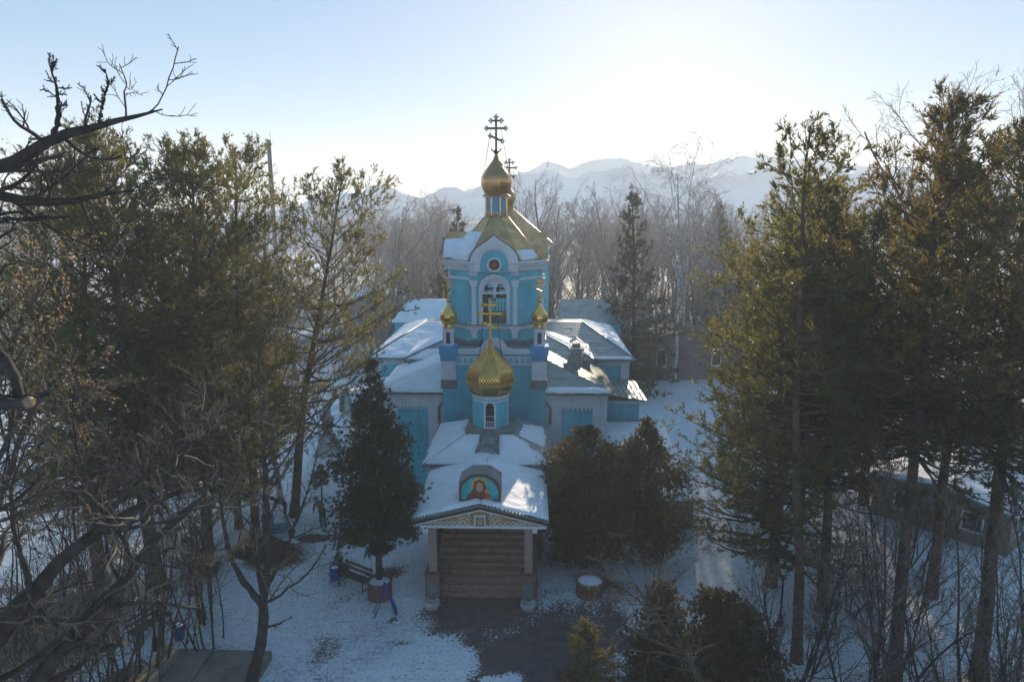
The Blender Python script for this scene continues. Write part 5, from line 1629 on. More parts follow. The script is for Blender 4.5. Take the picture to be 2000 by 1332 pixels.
hand_tree('maple_tree', 'leaning old tree with sawn off thick limbs at the bottom left', 202, mapb, [
    ([mapb, (-9.5, 10.7, 4), W(-40, 1290, 10.8), W(40, 1175, 11.0), W(110, 1100, 11.3), W(185, 1025, 11.6), W(260, 990, 11.9), W(330, 965, 12.1), W(392, 945, 12.3)], [0.36, 0.33, 0.27, 0.24, 0.22, 0.17, 0.12, 0.095, 0.085], 0.9),
    ([W(185, 1025, 11.6), W(240, 970, 11.7), W(300, 915, 11.9), W(360, 870, 12.2), W(430, 845, 12.6), W(520, 812, 13.1)], [0.10, 0.08, 0.06, 0.045, 0.03, 0.010], 1.3),
    ([(-9.5, 10.7, 4.6), W(60, 1330, 11.2), W(150, 1245, 11.5), W(215, 1170, 11.9), W(270, 1095, 12.3), W(330, 1030, 12.7), W(372, 985, 13.0), W(408, 965, 13.2)], [0.30, 0.24, 0.21, 0.17, 0.14, 0.125, 0.11, 0.10], 0.7),
    ([W(185, 1025, 11.6), W(180, 960, 11.5), W(150, 880, 11.3), W(140, 800, 11.2), W(155, 700, 11.2)], [0.07, 0.05, 0.035, 0.025, 0.008], 1.2),
    ([W(60, 1150, 11.0), W(30, 1050, 10.9), W(20, 950, 10.8), W(60, 850, 10.8)], [0.09, 0.06, 0.04, 0.010], 1.2),
    ([W(330, 1030, 12.7), W(300, 985, 12.6), W(292, 930, 12.6), W(300, 860, 12.8)], [0.04, 0.03, 0.02, 0.008], 1.0),
    ([W(140, 1255, 11.5), W(210, 1268, 11.4), W(243, 1254, 11.3)], [0.12, 0.09, 0.08], 0.4),
    ([W(270, 1095, 12.3), W(350, 1110, 12.6), W(420, 1090, 13.0), W(500, 1060, 13.6)], [0.04, 0.03, 0.02, 0.006], 1.0),
], dens=(13, 7, 4), twig='twig', tw=0.0055, up=0.05, RS=0.66, cuts=[
    (W(393, 945, 12.3), Vector(W(392, 945, 12.3)) - Vector(W(330, 965, 12.1)), 0.052), (W(409, 964, 13.2), Vector(W(408, 965, 13.2)) - Vector(W(372, 985, 13.0)), 0.062), (W(244, 1254, 11.3), Vector(W(243, 1254, 11.3)) - Vector(W(210, 1268, 11.4)), 0.05)])
fb = (-9.1, 20.6, 0)
hand_tree('young_tree', 'slender bare tree forking low in front of the snowy yard', 203, fb, [
    ([fb, W(513, 1250, 20.6), W(515, 1185, 20.6), W(523, 1080, 20.6), W(520, 960, 20.6), W(512, 840, 20.5), W(505, 720, 20.4), W(503, 600, 20.3)], [0.20, 0.17, 0.15, 0.10, 0.075, 0.055, 0.03, 0.008], 1.6),
    ([W(515, 1190, 20.6), W(482, 1140, 20.4), W(452, 1095, 20.2), W(438, 1030, 20.1), W(425, 940, 20.0), W(405, 850, 19.8), W(398, 760, 19.8)], [0.12, 0.10, 0.085, 0.06, 0.045, 0.03, 0.008], 1.5),
    ([W(520, 1150, 20.6), W(545, 1100, 20.7), W(568, 1050, 20.8), W(590, 990, 21.0), W(608, 940, 21.2), W(625, 850, 21.3)], [0.10, 0.08, 0.065, 0.045, 0.025, 0.008], 1.4),
    ([W(517, 1165, 20.6), W(500, 1100, 20.9), W(492, 1000, 21.0), W(487, 880, 21.2), W(478, 760, 21.3)], [0.09, 0.065, 0.045, 0.03, 0.008], 1.5),
    ([W(519, 1225, 20.6), W(545, 1218, 20.4), W(558, 1210, 20.3)], [0.04, 0.032, 0.025], 0.3),
], dens=(9, 6, 4), bark='bark_dark', twig='twig', tw=0.0065, up=0.07, lr1=0.30)
lb = (-15.6, 17.0, 0)
hand_tree('oak_tree', 'oak keeping golden dry leaves at the left edge', 204, lb, [
    ([lb, (-15.5, 17.0, 5), (-15.2, 17.1, 9), (-14.9, 17.2, 12.2), (-14.6, 17.2, 14.8)], [0.22, 0.18, 0.13, 0.08, 0.02], 1.8),
    ([(-15.4, 17.0, 5), W(60, 800, 16.6), W(110, 740, 16.4), W(150, 700, 16.3)], [0.10, 0.07, 0.04, 0.01], 1.4),
    ([(-15.2, 17.1, 8), W(40, 620, 17.0), W(90, 560, 17.2), W(100, 510, 17.3)], [0.09, 0.06, 0.04, 0.01], 1.3),
    ([(-15.3, 17.1, 7), W(60, 760, 17.4), W(130, 780, 17.6), W(170, 770, 17.6)], [0.07, 0.05, 0.03, 0.01], 1.4),
], dens=(10, 6, 4), bark='bark_dark', twig='twig', tw=0.006, leaves=(4800, 0.085), lr1=0.34)
# thickets of saplings at the left
def thicket(name, label, seed, base, H, n, spread, bark, twig, r=0.045, dens=(6, 5, 3), lean=0.22, tw=0.0055):
    rs = np.random.RandomState(seed)
    az = rs.uniform(0, 2 * PI, n)
    S = np.stack([np.cos(az) * spread * rs.rand(n), np.sin(az) * spread * rs.rand(n), np.full(n, -0.1)], 1)
    D = np.stack([np.cos(az) * lean * rs.rand(n) * 1.6, np.sin(az) * lean * rs.rand(n) * 1.6, np.ones(n)], 1)
    P0, R0 = walk(rs, S, D, H * rs.uniform(0.7, 1.05, n), np.full(n, r) * rs.uniform(0.7, 1.3, n), np.full(n, tw * 1.4), 12, 0.06, np.full(n, 0.03))
    P1, R1 = sprout(rs, P0, R0, dens[0] + 2, 0.2, 0.98, 38, 0.34, 7, 0.12, 0.09, 0.5, tw * 1.5)
    P2, R2 = sprout(rs, P1, R1, dens[1], 0.15, 1.0, 38, 0.48, 4, 0.14, 0.07, 0.6, tw * 1.1)
    P3, R3 = sprout(rs, P2, R2, dens[2], 0.2, 1.0, 36, 0.5, 3, 0.15, 0.06, 0.65, tw * 0.9)
    o = empty(name, base); tag(o, label, 'tree' if 'tree' in name else 'shrub')
    V, Q = tubes([(P0, R0, 6), (P1, R1, 4)])
    link('trunk', np_mesh('trunk', V, quads=Q, m=bark, smooth=True), o)
    V, Q = tubes([(P2, R2, 3), (P3, R3, 3)])
    link('crown', np_mesh('crown', V, quads=Q, m=twig, smooth=True), o)
    return o
thicket('sapling_thicket', 'tangle of pale lit saplings under the left pines', 211, (-13.5, 19.5, 0), 9.5, 9, 1.6, 'bark_dark', 'twig')
thicket('sapling_thicket', 'thicket of thin saplings at the far left below the golden oak', 212, (-17.2, 21.5, 0), 8.5, 9, 2.0, 'bark_dark', 'twig')
thicket('sapling_thicket', 'pale saplings standing before the slim pine', 213, (-12.6, 25.5, 0), 9.0, 6, 1.2, 'bark_dark', 'twig', r=0.05)
thicket('bare_shrub', 'brown leafless shrub on the bank by the stone monument', 214, (-11.0, 47.5, 0), 2.6, 10, 0.7, 'bark_grey', 'twig_red', r=0.025, lean=0.6, dens=(5, 4, 3))
thicket('round_bare_tree', 'fine twigged reddish bare tree in front of the right pines', 215, (11.3, 18.6, 0), 8.6, 8, 0.5, 'bark_dark', 'twig_red', r=0.075, lean=0.36, dens=(9, 7, 4), tw=0.0075)
thicket('round_bare_tree', 'bare many stemmed tree before the snowy roof at the lower right', 216, (12.6, 16.4, 0), 9.4, 7, 0.6, 'bark_dark', 'twig', r=0.07, lean=0.42, dens=(8, 6, 3), tw=0.0075)
thicket('round_bare_tree', 'bare many stemmed tree in the bottom right corner', 217, (15.0, 17.6, 0), 8.2, 8, 0.9, 'bark_dark', 'twig', r=0.06, lean=0.45, dens=(8, 6, 3), tw=0.0075)
thicket('bare_shrub', 'brown twiggy shrub at the bottom beside the broad juniper', 218, (7.6, 16.6, 0), 4.2, 9, 0.9, 'bark_dark', 'twig_red', r=0.03, lean=0.5, dens=(6, 5, 3))
thicket('sapling_thicket', 'thin grey saplings at the left edge in front of the leaning old tree', 231, (-12.0, 14.5, 0), 9.5, 7, 1.2, 'bark_dark', 'twig', r=0.045)
thicket('sapling_thicket', 'pale tangle between the leaning old tree and the slender bare tree', 232, (-11.0, 17.5, 0), 9.0, 6, 1.0, 'bark_dark', 'twig', r=0.04)
thicket('sapling_thicket', 'dark saplings under the largest dense dark pine', 233, (-15.6, 24.0, 0), 9.0, 9, 1.8, 'bark_dark', 'twig', r=0.05)
thicket('sapling_thicket', 'grey saplings under the dense golden lit pine', 234, (-13.4, 22.5, 0), 8.5, 6, 1.4, 'bark_dark', 'twig', r=0.045)
thicket('round_bare_tree', 'bare bushy tree under the tall pine with a sparse top', 235, (9.4, 20.4, 0), 6.6, 7, 0.6, 'bark_dark', 'twig_red', r=0.05, lean=0.45, dens=(8, 6, 3), tw=0.0075)
thicket('round_bare_tree', 'bare young tree before the dark pine at the right edge', 236, (16.6, 19.0, 0), 9.4, 7, 0.8, 'bark_dark', 'twig_red', r=0.06, lean=0.4, dens=(8, 6, 3), tw=0.0075)
thicket('bare_shrub', 'low tangle of bare twigs at the bottom edge right of the sapling', 237, (9.6, 16.2, 0), 3.4, 9, 1.0, 'bark_dark', 'twig', r=0.03, lean=0.55, dens=(6, 5, 3))
thicket('bare_shrub', 'bare shrub in the snow behind the right lamp post', 238, (13.2, 25.5, 0), 3.6, 9, 1.0, 'bark_dark', 'twig_red', r=0.03, lean=0.5, dens=(6, 5, 3))
thicket('sapling_thicket', 'dense brown twigs low at the left edge', 241, (-14.0, 17.0, 0), 8.0, 10, 1.6, 'bark_dark', 'twig', r=0.04, dens=(8, 6, 3))
thicket('sapling_thicket', 'fine twigged saplings behind the slender bare tree', 242, (-11.6, 23.4, 0), 7.5, 7, 1.2, 'bark_dark', 'twig', r=0.035, dens=(7, 6, 4))
thicket('round_bare_tree', 'wide bare tree rising over the bottom right corner', 243, (13.8, 14.6, 0), 8.4, 7, 0.7, 'bark_dark', 'twig', r=0.055, lean=0.45, dens=(9, 7, 4), tw=0.0075)
thicket('bare_shrub', 'dense low brush along the bottom right edge', 244, (11.4, 15.6, 0), 5.0, 12, 1.6, 'bark_dark', 'twig_red', r=0.03, lean=0.5, dens=(6, 5, 4), tw=0.007)
thicket('bare_shrub', 'leafless shrubs in front of the low grey house wall', 245, (18.0, 29.6, 0), 4.6, 16, 1.8, 'bark_dark', 'twig_red', r=0.035, lean=0.45, dens=(7, 5, 3), tw=0.009)
thicket('bare_shrub', 'bare brown shrub between the right pine trunks', 246, (15.6, 25.0, 0), 4.0, 14, 1.4, 'bark_dark', 'twig_red', r=0.03, lean=0.45, dens=(7, 5, 3), tw=0.008)
sb = (5.7, 15.2, 0)
hand_tree('bare_sapling', 'bare sapling leaning over the wet paving with pale lit twigs', 219, sb, [
    ([sb, (5.6, 15.3, 2.2), W(1370, 1320, 15.8), W(1320, 1260, 16.3), W(1290, 1215, 16.6), W(1255, 1165, 17.0), W(1222, 1110, 17.3)], [0.09, 0.08, 0.065, 0.05, 0.04, 0.025, 0.008], 1.7),
    ([W(1330, 1275, 16.2), W(1270, 1250, 16.4), W(1210, 1215, 16.6), W(1150, 1175, 16.8)], [0.05, 0.035, 0.02, 0.007], 1.3),
    ([W(1345, 1290, 16.1), W(1300, 1190, 16.0), W(1285, 1120, 16.0), W(1300, 1075, 16.0)], [0.045, 0.03, 0.018, 0.006], 1.2),
    ([W(1300, 1230, 16.5), W(1240, 1165, 16.5), W(1180, 1125, 16.5)], [0.03, 0.02, 0.006], 1.2),
], dens=(8, 5, 4), bark='bark_dark', twig='twig', tw=0.006, up=0.04, lr1=0.36)
put('plane_tree', 'great bare tree with pale spreading limbs behind the right pines', 'tree', (28.5, 46.0, 0), bare_tree(221, 22.6, 0.5, 0.75, 14, (7, 6, 4), bark='bark_grey', twig='twig_dark', up=0.07, tw=0.011, t0=0.35, ang=40, lr=0.48))
put('plane_tree', 'second bare tree overlapping the great one at the right edge', 'tree', (34.5, 47.0, 0), bare_tree(222, 21.8, 0.45, 0.7, 13, (7, 6, 4), bark='bark_grey', twig='twig_dark', up=0.08, tw=0.011, t0=0.35, ang=38, lr=0.48))
put('birch_tree', 'weeping birch with drooping twigs above the wood right of the church', 'tree', (15.6, 64.0, 0), bare_tree(223, 21.8, 0.24, 0.5, 12, (7, 6, 4), bark='bark_birch', twig='twig_grey', up=0.05, droop=0.22, tw=0.010, t0=0.3, ang=40))
put('birch_tree', 'slanting birch stem beside the weeping birch', 'tree', (16.8, 66.0, 0), bare_tree(224, 20.2, 0.18, 0.5, 10, (7, 6, 4), bark='bark_birch', twig='twig_grey', up=0.05, droop=0.22, lean=(0.16, 0), tw=0.010, t0=0.35, ang=40))
put('birch_tree', 'pale straight birch trunk behind the open crowned pine', 'tree', (-13.2, 36.5, 0), bare_tree(225, 13.5, 0.20, 0.4, 11, (6, 5, 4), bark='bark_birch', twig='twig', droop=0.08, tw=0.007, t0=0.3))
put('birch_tree', 'white birch trunk among the left thicket', 'tree', (-19.2, 30.5, 0), bare_tree(226, 12.0, 0.17, 0.4, 10, (6, 5, 4), bark='bark_birch', twig='twig', droop=0.08, tw=0.007))
put('birch_tree', 'thin birch rising beside the grey chimney pole', 'tree', (-26.5, 72.0, 0), bare_tree(227, 20.8, 0.17, 0.35, 12, (7, 6, 4), bark='bark_grey', twig='twig_grey', up=0.10, tw=0.011))
put('spruce_tree', 'pointed spruce on the skyline beside the weeping birch', 'tree', (11.2, 61.0, 0), spruce(231, 18.4, 3.8, 0.25))
put('spruce_tree', 'spruce on the skyline right of the weeping birch', 'tree', (23.5, 74.0, 0), spruce(232, 17.4, 3.8, 0.25))
put('spruce_tree', 'bluish spruce in the wood just left of the belfry', 'tree', (-6.6, 76.0, 0), spruce(233, 16.8, 3.8, 0.25))
put('spruce_tree', 'shorter spruce behind the nave roof left of the belfry', 'tree', (-4.9, 68.0, 0), spruce(234, 11.0, 2.6, 0.2))
put('ash_tree', 'tallest bare tree just right of the belfry', 'tree', (5.2, 82.0, 0), bare_tree(235, 19.2, 0.34, 0.75, 13, (7, 6, 4), bark='bark_grey', twig='twig_grey', up=0.11, tw=0.013, t0=0.2, ang=38, lr=0.5))

# ---- the wood behind: several kinds, each tree its own object
wood = [bare_tree(300 + i, 13.6 + (i % 3) * 1.6, 0.2, 0.45 + 0.1 * (i % 3), 12, (7, 6, 4), bark='bark_grey', twig='twig_grey', up=0.09, tw=0.016, t0=0.15, droop=0.10 if i % 2 else 0.0, ang=38) for i in range(5)]
rw = random.Random(77)
spots = []
tries = 0
BINS = [(-80, 130, 14, 'far left of the golden oak'), (470, 560, 8, 'between the left pines by the chimney pole'), (560, 745, 10, 'behind the open crowned pine'), (745, 870, 30, 'between the open crowned pine and the belfry'),
        (1060, 1240, 34, 'between the belfry and the pointed spruce'), (1240, 1470, 34, 'around the weeping birch'), (1470, 1760, 16, 'glimpsed through the right pines')]
k = 0
for (a, b_, cnt, where) in BINS:
    got = 0
    for _ in range(900):
        if got >= cnt: break
        y = 66 + 80 * rw.random() ** 1.3
        x = (rw.uniform(a, b_) - 1000) / 1333.0 * y
        if any(math.hypot(x - p, y - q) < 2.6 for p, q in spots): continue
        if y < 74 and abs(x) < 11: continue
        spots.append((x, y)); got += 1
        tm, cm = wood[k % 5]
        k += 1
        o = tree_obj('wood_tree', 'hazy bare tree of the grey wood, ' + where, 'tree', (x, y, 0), tm, cm, 'bare trees of the wood, ' + where, rw.uniform(0, 6.28))
        sc = rw.uniform(0.82, 1.16)
        o.scale = (sc, sc, sc)
brush = [thicket('bare_shrub', 'x', 320 + i, (0, 0, 0), 6.5, 12, 2.2, 'bark_grey', 'twig_grey', r=0.04, lean=0.3, dens=(5, 5, 3), tw=0.016) for i in range(2)]
k = 0
for (a, b_, cnt, where) in [(730, 870, 7, 'left of the belfry'), (1070, 1480, 14, 'right of the belfry')]:
    for i in range(cnt):
        y = 66 + 24 * rw.random()
        x = (a + (b_ - a) * (i + rw.random()) / cnt - 1000) / 1333.0 * y
        if y < 73 and abs(x) < 10: y = 75
        o = copy_tree(brush[k % 2]); k += 1
        o.location = (x, y, 0); o.rotation_euler = (0, 0, rw.uniform(0, 6.28))
        tag(o, 'low leafless brushwood at the foot of the wood ' + where, 'shrub', 'brushwood of the wood, ' + where)
for o in brush:
    for ch in list(o.children): bpy.data.objects.remove(ch)
    bpy.data.objects.remove(o)
# ------------------------------------------------------------------ things in the yard
def gz(x, y): return float(ground_height(np.array(x), np.array(y)))

def bench(label, loc, rz, L=1.7):
    o = empty('park_bench', (*loc, gz(*loc)), rz); tag(o, label, 'bench', 'park benches')
    for i in range(4):
        MB().box(-L / 2, L / 2, -0.42 + i * 0.115, -0.32 + i * 0.115, 0.44, 0.475).build('seat_slat', 'benchwood', o)
    for i in range(2):
        MB().box(-L / 2, L / 2, -0.018, 0.018, -0.055, 0.055, T(0, 0.09 + i * 0.055, 0.62 + i * 0.19, rx=R(-16))).build('back_slat', 'benchwood', o)
    for s in (-1, 1):
        x = s * (L / 2 - 0.12)
        MB().tube([(x, -0.40, -0.05), (x, -0.40, 0.43), (x, 0.06, 0.43), (x, 0.17, 0.92)], 0.028, 6).tube([(x, 0.10, -0.05), (x, 0.05, 0.43)], 0.028, 6).tube([(x, -0.40, 0.04), (x, 0.10, 0.04)], 0.022, 6).build('leg', 'blackmetal', o)
        MB().tube([(x, -0.38, 0.44), (x, -0.38, 0.66), (x, -0.2, 0.70), (x, 0.10, 0.66)], 0.02, 6).build('armrest', 'blackmetal', o)
    return o
bench('dark slatted bench beside the round planter', (-6.95, 28.05), R(-33))
bench('slatted bench half hidden by twigs near the bottom left lamp post', (-14.5, 24.5), R(62))

def bin_(label, loc, rz=0.0):
    o = empty('litter_bin', (*loc, gz(*loc)), rz); tag(o, label, 'bin', 'litter bins')
    MB().lathe([(0.17, 0.22), (0.20, 0.30), (0.22, 0.80), (0.235, 0.82), (0.235, 0.85), (0.205, 0.85), (0.19, 0.32), (0, 0.30)], 18).build('bucket', 'bluepaint', o)
    for s in (-1, 1):
        MB().tube([(s * 0.27, -0.2, -0.05), (s * 0.27, 0, 0.04), (s * 0.27, 0, 0.98)], 0.018, 6).tube([(s * 0.27, 0.2, -0.05), (s * 0.27, 0, 0.04)], 0.018, 6).tube([(s * 0.27, 0, 0.62), (s * 0.21, 0, 0.62)], 0.015, 6).build('stand', 'blackmetal', o)
    MB().tube([(-0.27, 0, 0.98), (0.27, 0, 0.98)], 0.018, 6).build('top_rail', 'blackmetal', o)
    MB().lathe([(0.0, 0.84), (0.15, 0.83), (0.19, 0.80)], 14).build('snow', 'snow', o)
bin_('blue litter bin at the end of the bench by the planter', (-7.95, 28.1), R(-33))
bin_('blue litter bin beside the concrete platform', (-12.85, 23.75), 0.3)

def planter(label, loc, r=0.52, h=0.82):
    o = empty('round_planter', (*loc, gz(*loc) - 0.04)); tag(o, label, 'planter', 'round planters')
    MB().lathe([(r * 0.96, 0), (r * 1.0, 0.05), (r, h - 0.12), (r * 1.06, h - 0.10), (r * 1.06, h), (r * 0.92, h), (r * 0.9, h - 0.12), (0, h - 0.13)], 32).build('planter_wall', 'terracotta', o)
    m = []
    rs = np.random.RandomState(3)
    for k in range(10):
        pass
    MB().lathe([(r * 0.89, h - 0.11), (r * 0.7, h - 0.05), (r * 0.4, h - 0.02), (0, h)], 20).build('snow', 'snow', o)
planter('terracotta round planter holding the large cone shaped thuja', (-5.72, 27.0))
planter('terracotta round planter capped with snow right of the porch', (3.35, 26.9), 0.6, 0.7)

# folding blue stand of three leaning frames
o = empty('folding_stand', (-5.25, 25.75, gz(-5.25, 25.75)), R(14)); tag(o, 'blue folding A frame stand leaning by the round planter', 'stand')
for s, n_ in ((-1, 1), (1, 3)):
    for k in range(n_):
        for sx in (-0.22, 0.22):
            MB().tube([(s * 0.48 - k * 0.05 * s + sx * 0.0, sx, -0.02), (0.0 + k * 0.03, sx, 1.32 - k * 0.04)], 0.02, 6).build('leg', 'bluepaint', o)
        for t_ in ((0.06, 0.98) if s < 0 else (0.06, 0.5, 0.97)):
            x = (s * 0.48 - k * 0.05 * s) * (1 - t_)
            MB().tube([(x, -0.22, 1.3 * t_), (x, 0.22, 1.3 * t_)], 0.014, 5).build('rung', 'bluepaint', o)

def lamp(label, loc, h=2.6):
    o = empty('lamp_post', (*loc, gz(*loc))); tag(o, label, 'lamp post', 'park lamp posts')
    MB().lathe([(0.15, -0.05), (0.15, 0.10), (0.11, 0.16), (0.085, 0.42), (0.06, 0.50)], 12).build('base', 'blackmetal', o)
    MB().lathe([(0.045, 0.5), (0.036, h - 0.42), (0.07, h - 0.40), (0.07, h - 0.36)], 10).build('pole', 'blackmetal', o)
    MB().lathe([(0.085, h - 0.36), (0.14, h - 0.06)], 6, smooth=False).build('lantern_glass', 'lampglass', o)
    MB().lathe([(0.18, h - 0.06), (0.11, h + 0.04), (0.03, h + 0.10), (0.012, h + 0.18)], 6, smooth=False).build('lantern_roof', 'blackmetal', o)
lamp('thin black lamp post near the bottom left bench', (-13.6, 23.4))
lamp('thin black lamp post farther back behind the bottom left bench', (-14.0, 27.2))
lamp('thin black lamp post in the snow at the right', (10.85, 25.0))

# stone monument on a flared base, low concrete wall, platform
o = empty('monument', (-12.5, 44.3, gz(-12.5, 44.3))); tag(o, 'pale stone monument with flared base and square shaft left of the church', 'monument')
MB().box(-0.85, 0.85, -0.85, 0.85, -0.2, 0.22).build('plinth', 'stone', o)
MB().box(-0.72, 0.72, -0.72, 0.72, 0.22, 1.25, top=0.55).build('flared_base', 'stone', o)
MB().box(-0.40, 0.40, -0.40, 0.40, 1.252, 1.38).box(-0.27, 0.27, -0.27, 0.27, 1.38, 2.45, top=0.95).box(-0.32, 0.32, -0.32, 0.32, 2.45, 2.56).box(-0.24, 0.24, -0.24, 0.24, 2.56, 3.45, top=0.92).build('shaft', 'stone', o)
MB().box(-0.30, 0.30, -0.30, 0.30, 3.45, 3.56).box(-0.26, 0.26, -0.26, 0.26, 3.563, 3.66, top=0.7).build('cap', 'stone', o)
MB().lathe([(0.34, 1.37), (0.30, 1.44), (0.26, 1.46)], 8).build('snow', 'snow', o)
o = empty('parapet_wall', (-10.5, 43.0, gz(-10.5, 43.0)), R(-14)); tag(o, 'grey concrete parapet wall in the snow beside the thuja', 'wall')
MB().box(-0.18, 0.18, 0, 4.6, -0.3, 1.0).build('wall', 'concrete', o)
MB().box(-0.24, 0.24, -0.05, 4.6, 1.002, 1.10).build('coping', 'concrete', o)
MB().box(-0.19, 0.19, 0.02, 4.5, 1.10, 1.17).build('snow', 'snow', o)
o = empty('concrete_platform', (-11.0, 20.6, 0), R(-2)); tag(o, 'low concrete platform of two slabs at the bottom left', 'platform')
MB().box(-1.95, -0.22, -2.4, 2.3, -0.2, 0.36).build('slab', 'concrete', o)
MB().box(-0.18, 1.95, -2.4, 2.3, -0.2, 0.34).build('slab', 'concrete', o)
MB().box(-2.1, -1.955, -2.4, 2.36, -0.2, 0.46).build('edge_board', 'yellowwood', o)
for k in range(5):
    MB().box(-1.9 + k * 0.22, -1.74 + k * 0.22, -2.3, -0.9, 0.40, 0.45).build('plank', 'yellowwood', o)

# dug soil, barrel, sheet and boards where two people work
def mound(name, label, cat, loc, rx, ry, h, m, seed):
    n = 40
    a = np.linspace(-1, 1, n)
    X, Y = np.meshgrid(a, a, indexing='ij')
    rr = np.hypot(X, Y) * (1 + 0.35 * (fbm(X * 2 + seed, Y * 2) - 0.5))
    Z = h * np.clip(1 - rr ** 2, 0, 1) * (0.35 + 1.3 * fbm(X * 3 + seed, Y * 3 + seed)) + 0.22 * (fbm(X * 8, Y * 8 + seed) - 0.5) * (rr < 0.95)
    Z = np.where(rr > 0.98, -0.35, Z - 0.06)
    idx = np.arange(n * n).reshape(n, n)
    q = np.stack([idx[:-1, :-1], idx[1:, :-1], idx[1:, 1:], idx[:-1, 1:]], -1).reshape(-1, 4)
    o = link(name, np_mesh(name, np.stack([X * rx, Y * ry, Z], -1).reshape(-1, 3), quads=q, m=m, smooth=True), None, (*loc, gz(*loc)))
    return tag(o, label, cat)
mound('soil_heap', 'heap of dug reddish brown soil left of the workers', 'soil heap', (-12.3, 31.0), 1.6, 1.0, 0.8, 'soil', 1)
mound('soil_heap', 'low spread of dark soil in front of the two workers', 'soil heap', (-10.2, 32.3), 1.0, 0.6, 0.22, 'soil', 5)
o = empty('barrel', (-12.75, 33.2, gz(-12.75, 33.2))); tag(o, 'dark blue barrel behind the soil heap', 'barrel')
MB().lathe([(0.28, 0), (0.30, 0.03), (0.30, 0.30), (0.315, 0.32), (0.30, 0.34), (0.30, 0.60), (0.315, 0.62), (0.30, 0.64), (0.30, 0.88), (0.27, 0.9), (0, 0.88)], 20).build('drum', 'bluepaint', o)
o = empty('wheelbarrow', (-11.9, 32.4, gz(-11.9, 32.4)), R(25)); tag(o, 'turquoise tray wheelbarrow standing by the soil heap', 'wheelbarrow')
MB().add([(-0.35, -0.28, 0.35), (0.30, -0.22, 0.35), (0.30, 0.22, 0.35), (-0.35, 0.28, 0.35), (-0.5, -0.36, 0.62), (0.55, -0.33, 0.62), (0.55, 0.33, 0.62), (-0.5, 0.36, 0.62)],
         [(0, 1, 2, 3), (0, 1, 5, 4), (1, 2, 6, 5), (2, 3, 7, 6), (3, 0, 4, 7)]).build('tray', 'tarp', o)
for s in (-1, 1):
    MB().tube([(0.62, s * 0.06, 0.18), (0.1, s * 0.22, 0.33), (-1.0, s * 0.27, 0.56)], 0.018, 6).build('handle', 'blackmetal', o)
    MB().tube([(-0.3, s * 0.22, 0.36), (-0.4, s * 0.24, 0.0)], 0.018, 6).build('leg', 'blackmetal', o)
MB().lathe([(0.05, -0.04), (0.18, -0.04), (0.18, 0.04), (0.05, 0.04)], 16, T(0.62, 0, 0.18, rx=R(90))).build('wheel', 'boot', o)

# ------------------------------------------------------------------ people
def person(label, loc, rz, joints, edges, mats_of, hood=None, hood_mat='jacket_green'):
    """a body grown over one skeleton; joints: name -> (xyz, radius)"""
    names = list(joints)
    me = bpy.data.meshes.new('person')
    me.from_pydata([joints[k][0] for k in names], [(names.index(a), names.index(b_)) for a, b_, _ in edges], [])
    o = bpy.data.objects.new('person_skeleton', me); C.objects.link(o)
    md = o.modifiers.new('skin', 'SKIN')
    for i, k in enumerate(names):
        r_ = joints[k][1]
        me.skin_vertices[0].data[i].radius = r_ if isinstance(r_, tuple) else (r_, r_)
        me.skin_vertices[0].data[i].use_root = (k == 'pelvis')
    md.use_smooth_shade = True
    sb_ = o.modifiers.new('sub', 'SUBSURF'); sb_.levels = 2; sb_.render_levels = 2
    bpy.context.view_layer.update()
    dg = bpy.context.evaluated_depsgraph_get()
    nm = bpy.data.meshes.new_from_object(o.evaluated_get(dg))
    bpy.data.objects.remove(o)
    order = []
    for _, _, m_ in edges:
        if m_ not in order: order.append(m_)
    nm.materials.clear()
    for m_ in order: nm.materials.append(MATS[m_])
    A = np.array([joints[a][0] for a, b_, _ in edges]); B_ = np.array([joints[b_][0] for a, b_, _ in edges])
    cn = np.array([p.center for p in nm.polygons])
    AB = B_ - A
    t_ = np.clip(((cn[:, None] - A[None]) * AB[None]).sum(-1) / np.maximum((AB ** 2).sum(-1), 1e-9)[None], 0, 1)
    d = np.linalg.norm(cn[:, None] - (A[None] + t_[..., None] * AB[None]), axis=-1)
    wh = d.argmin(1)
    nm.polygons.foreach_set('material_index', np.array([order.index(edges[i][2]) for i in wh], np.int32))
    nm.polygons.foreach_set('use_smooth', np.ones(len(nm.polygons), bool))
    root = empty('person', (*loc, gz(*loc)), rz); tag(root, label, 'person')
    link('body', nm, root)
    hd = Vector(joints['head'][0])
    if hood:
        prof = [(0.0, -0.10)] + [(hood * math.sin(a), -hood * math.cos(a)) for a in np.linspace(0.6, PI - 0.05, 9)]
        MB().lathe(prof, 14, Matrix.Translation(hd + Vector((0, 0.03, 0.02)))).build('hood', hood_mat, root)
    return root

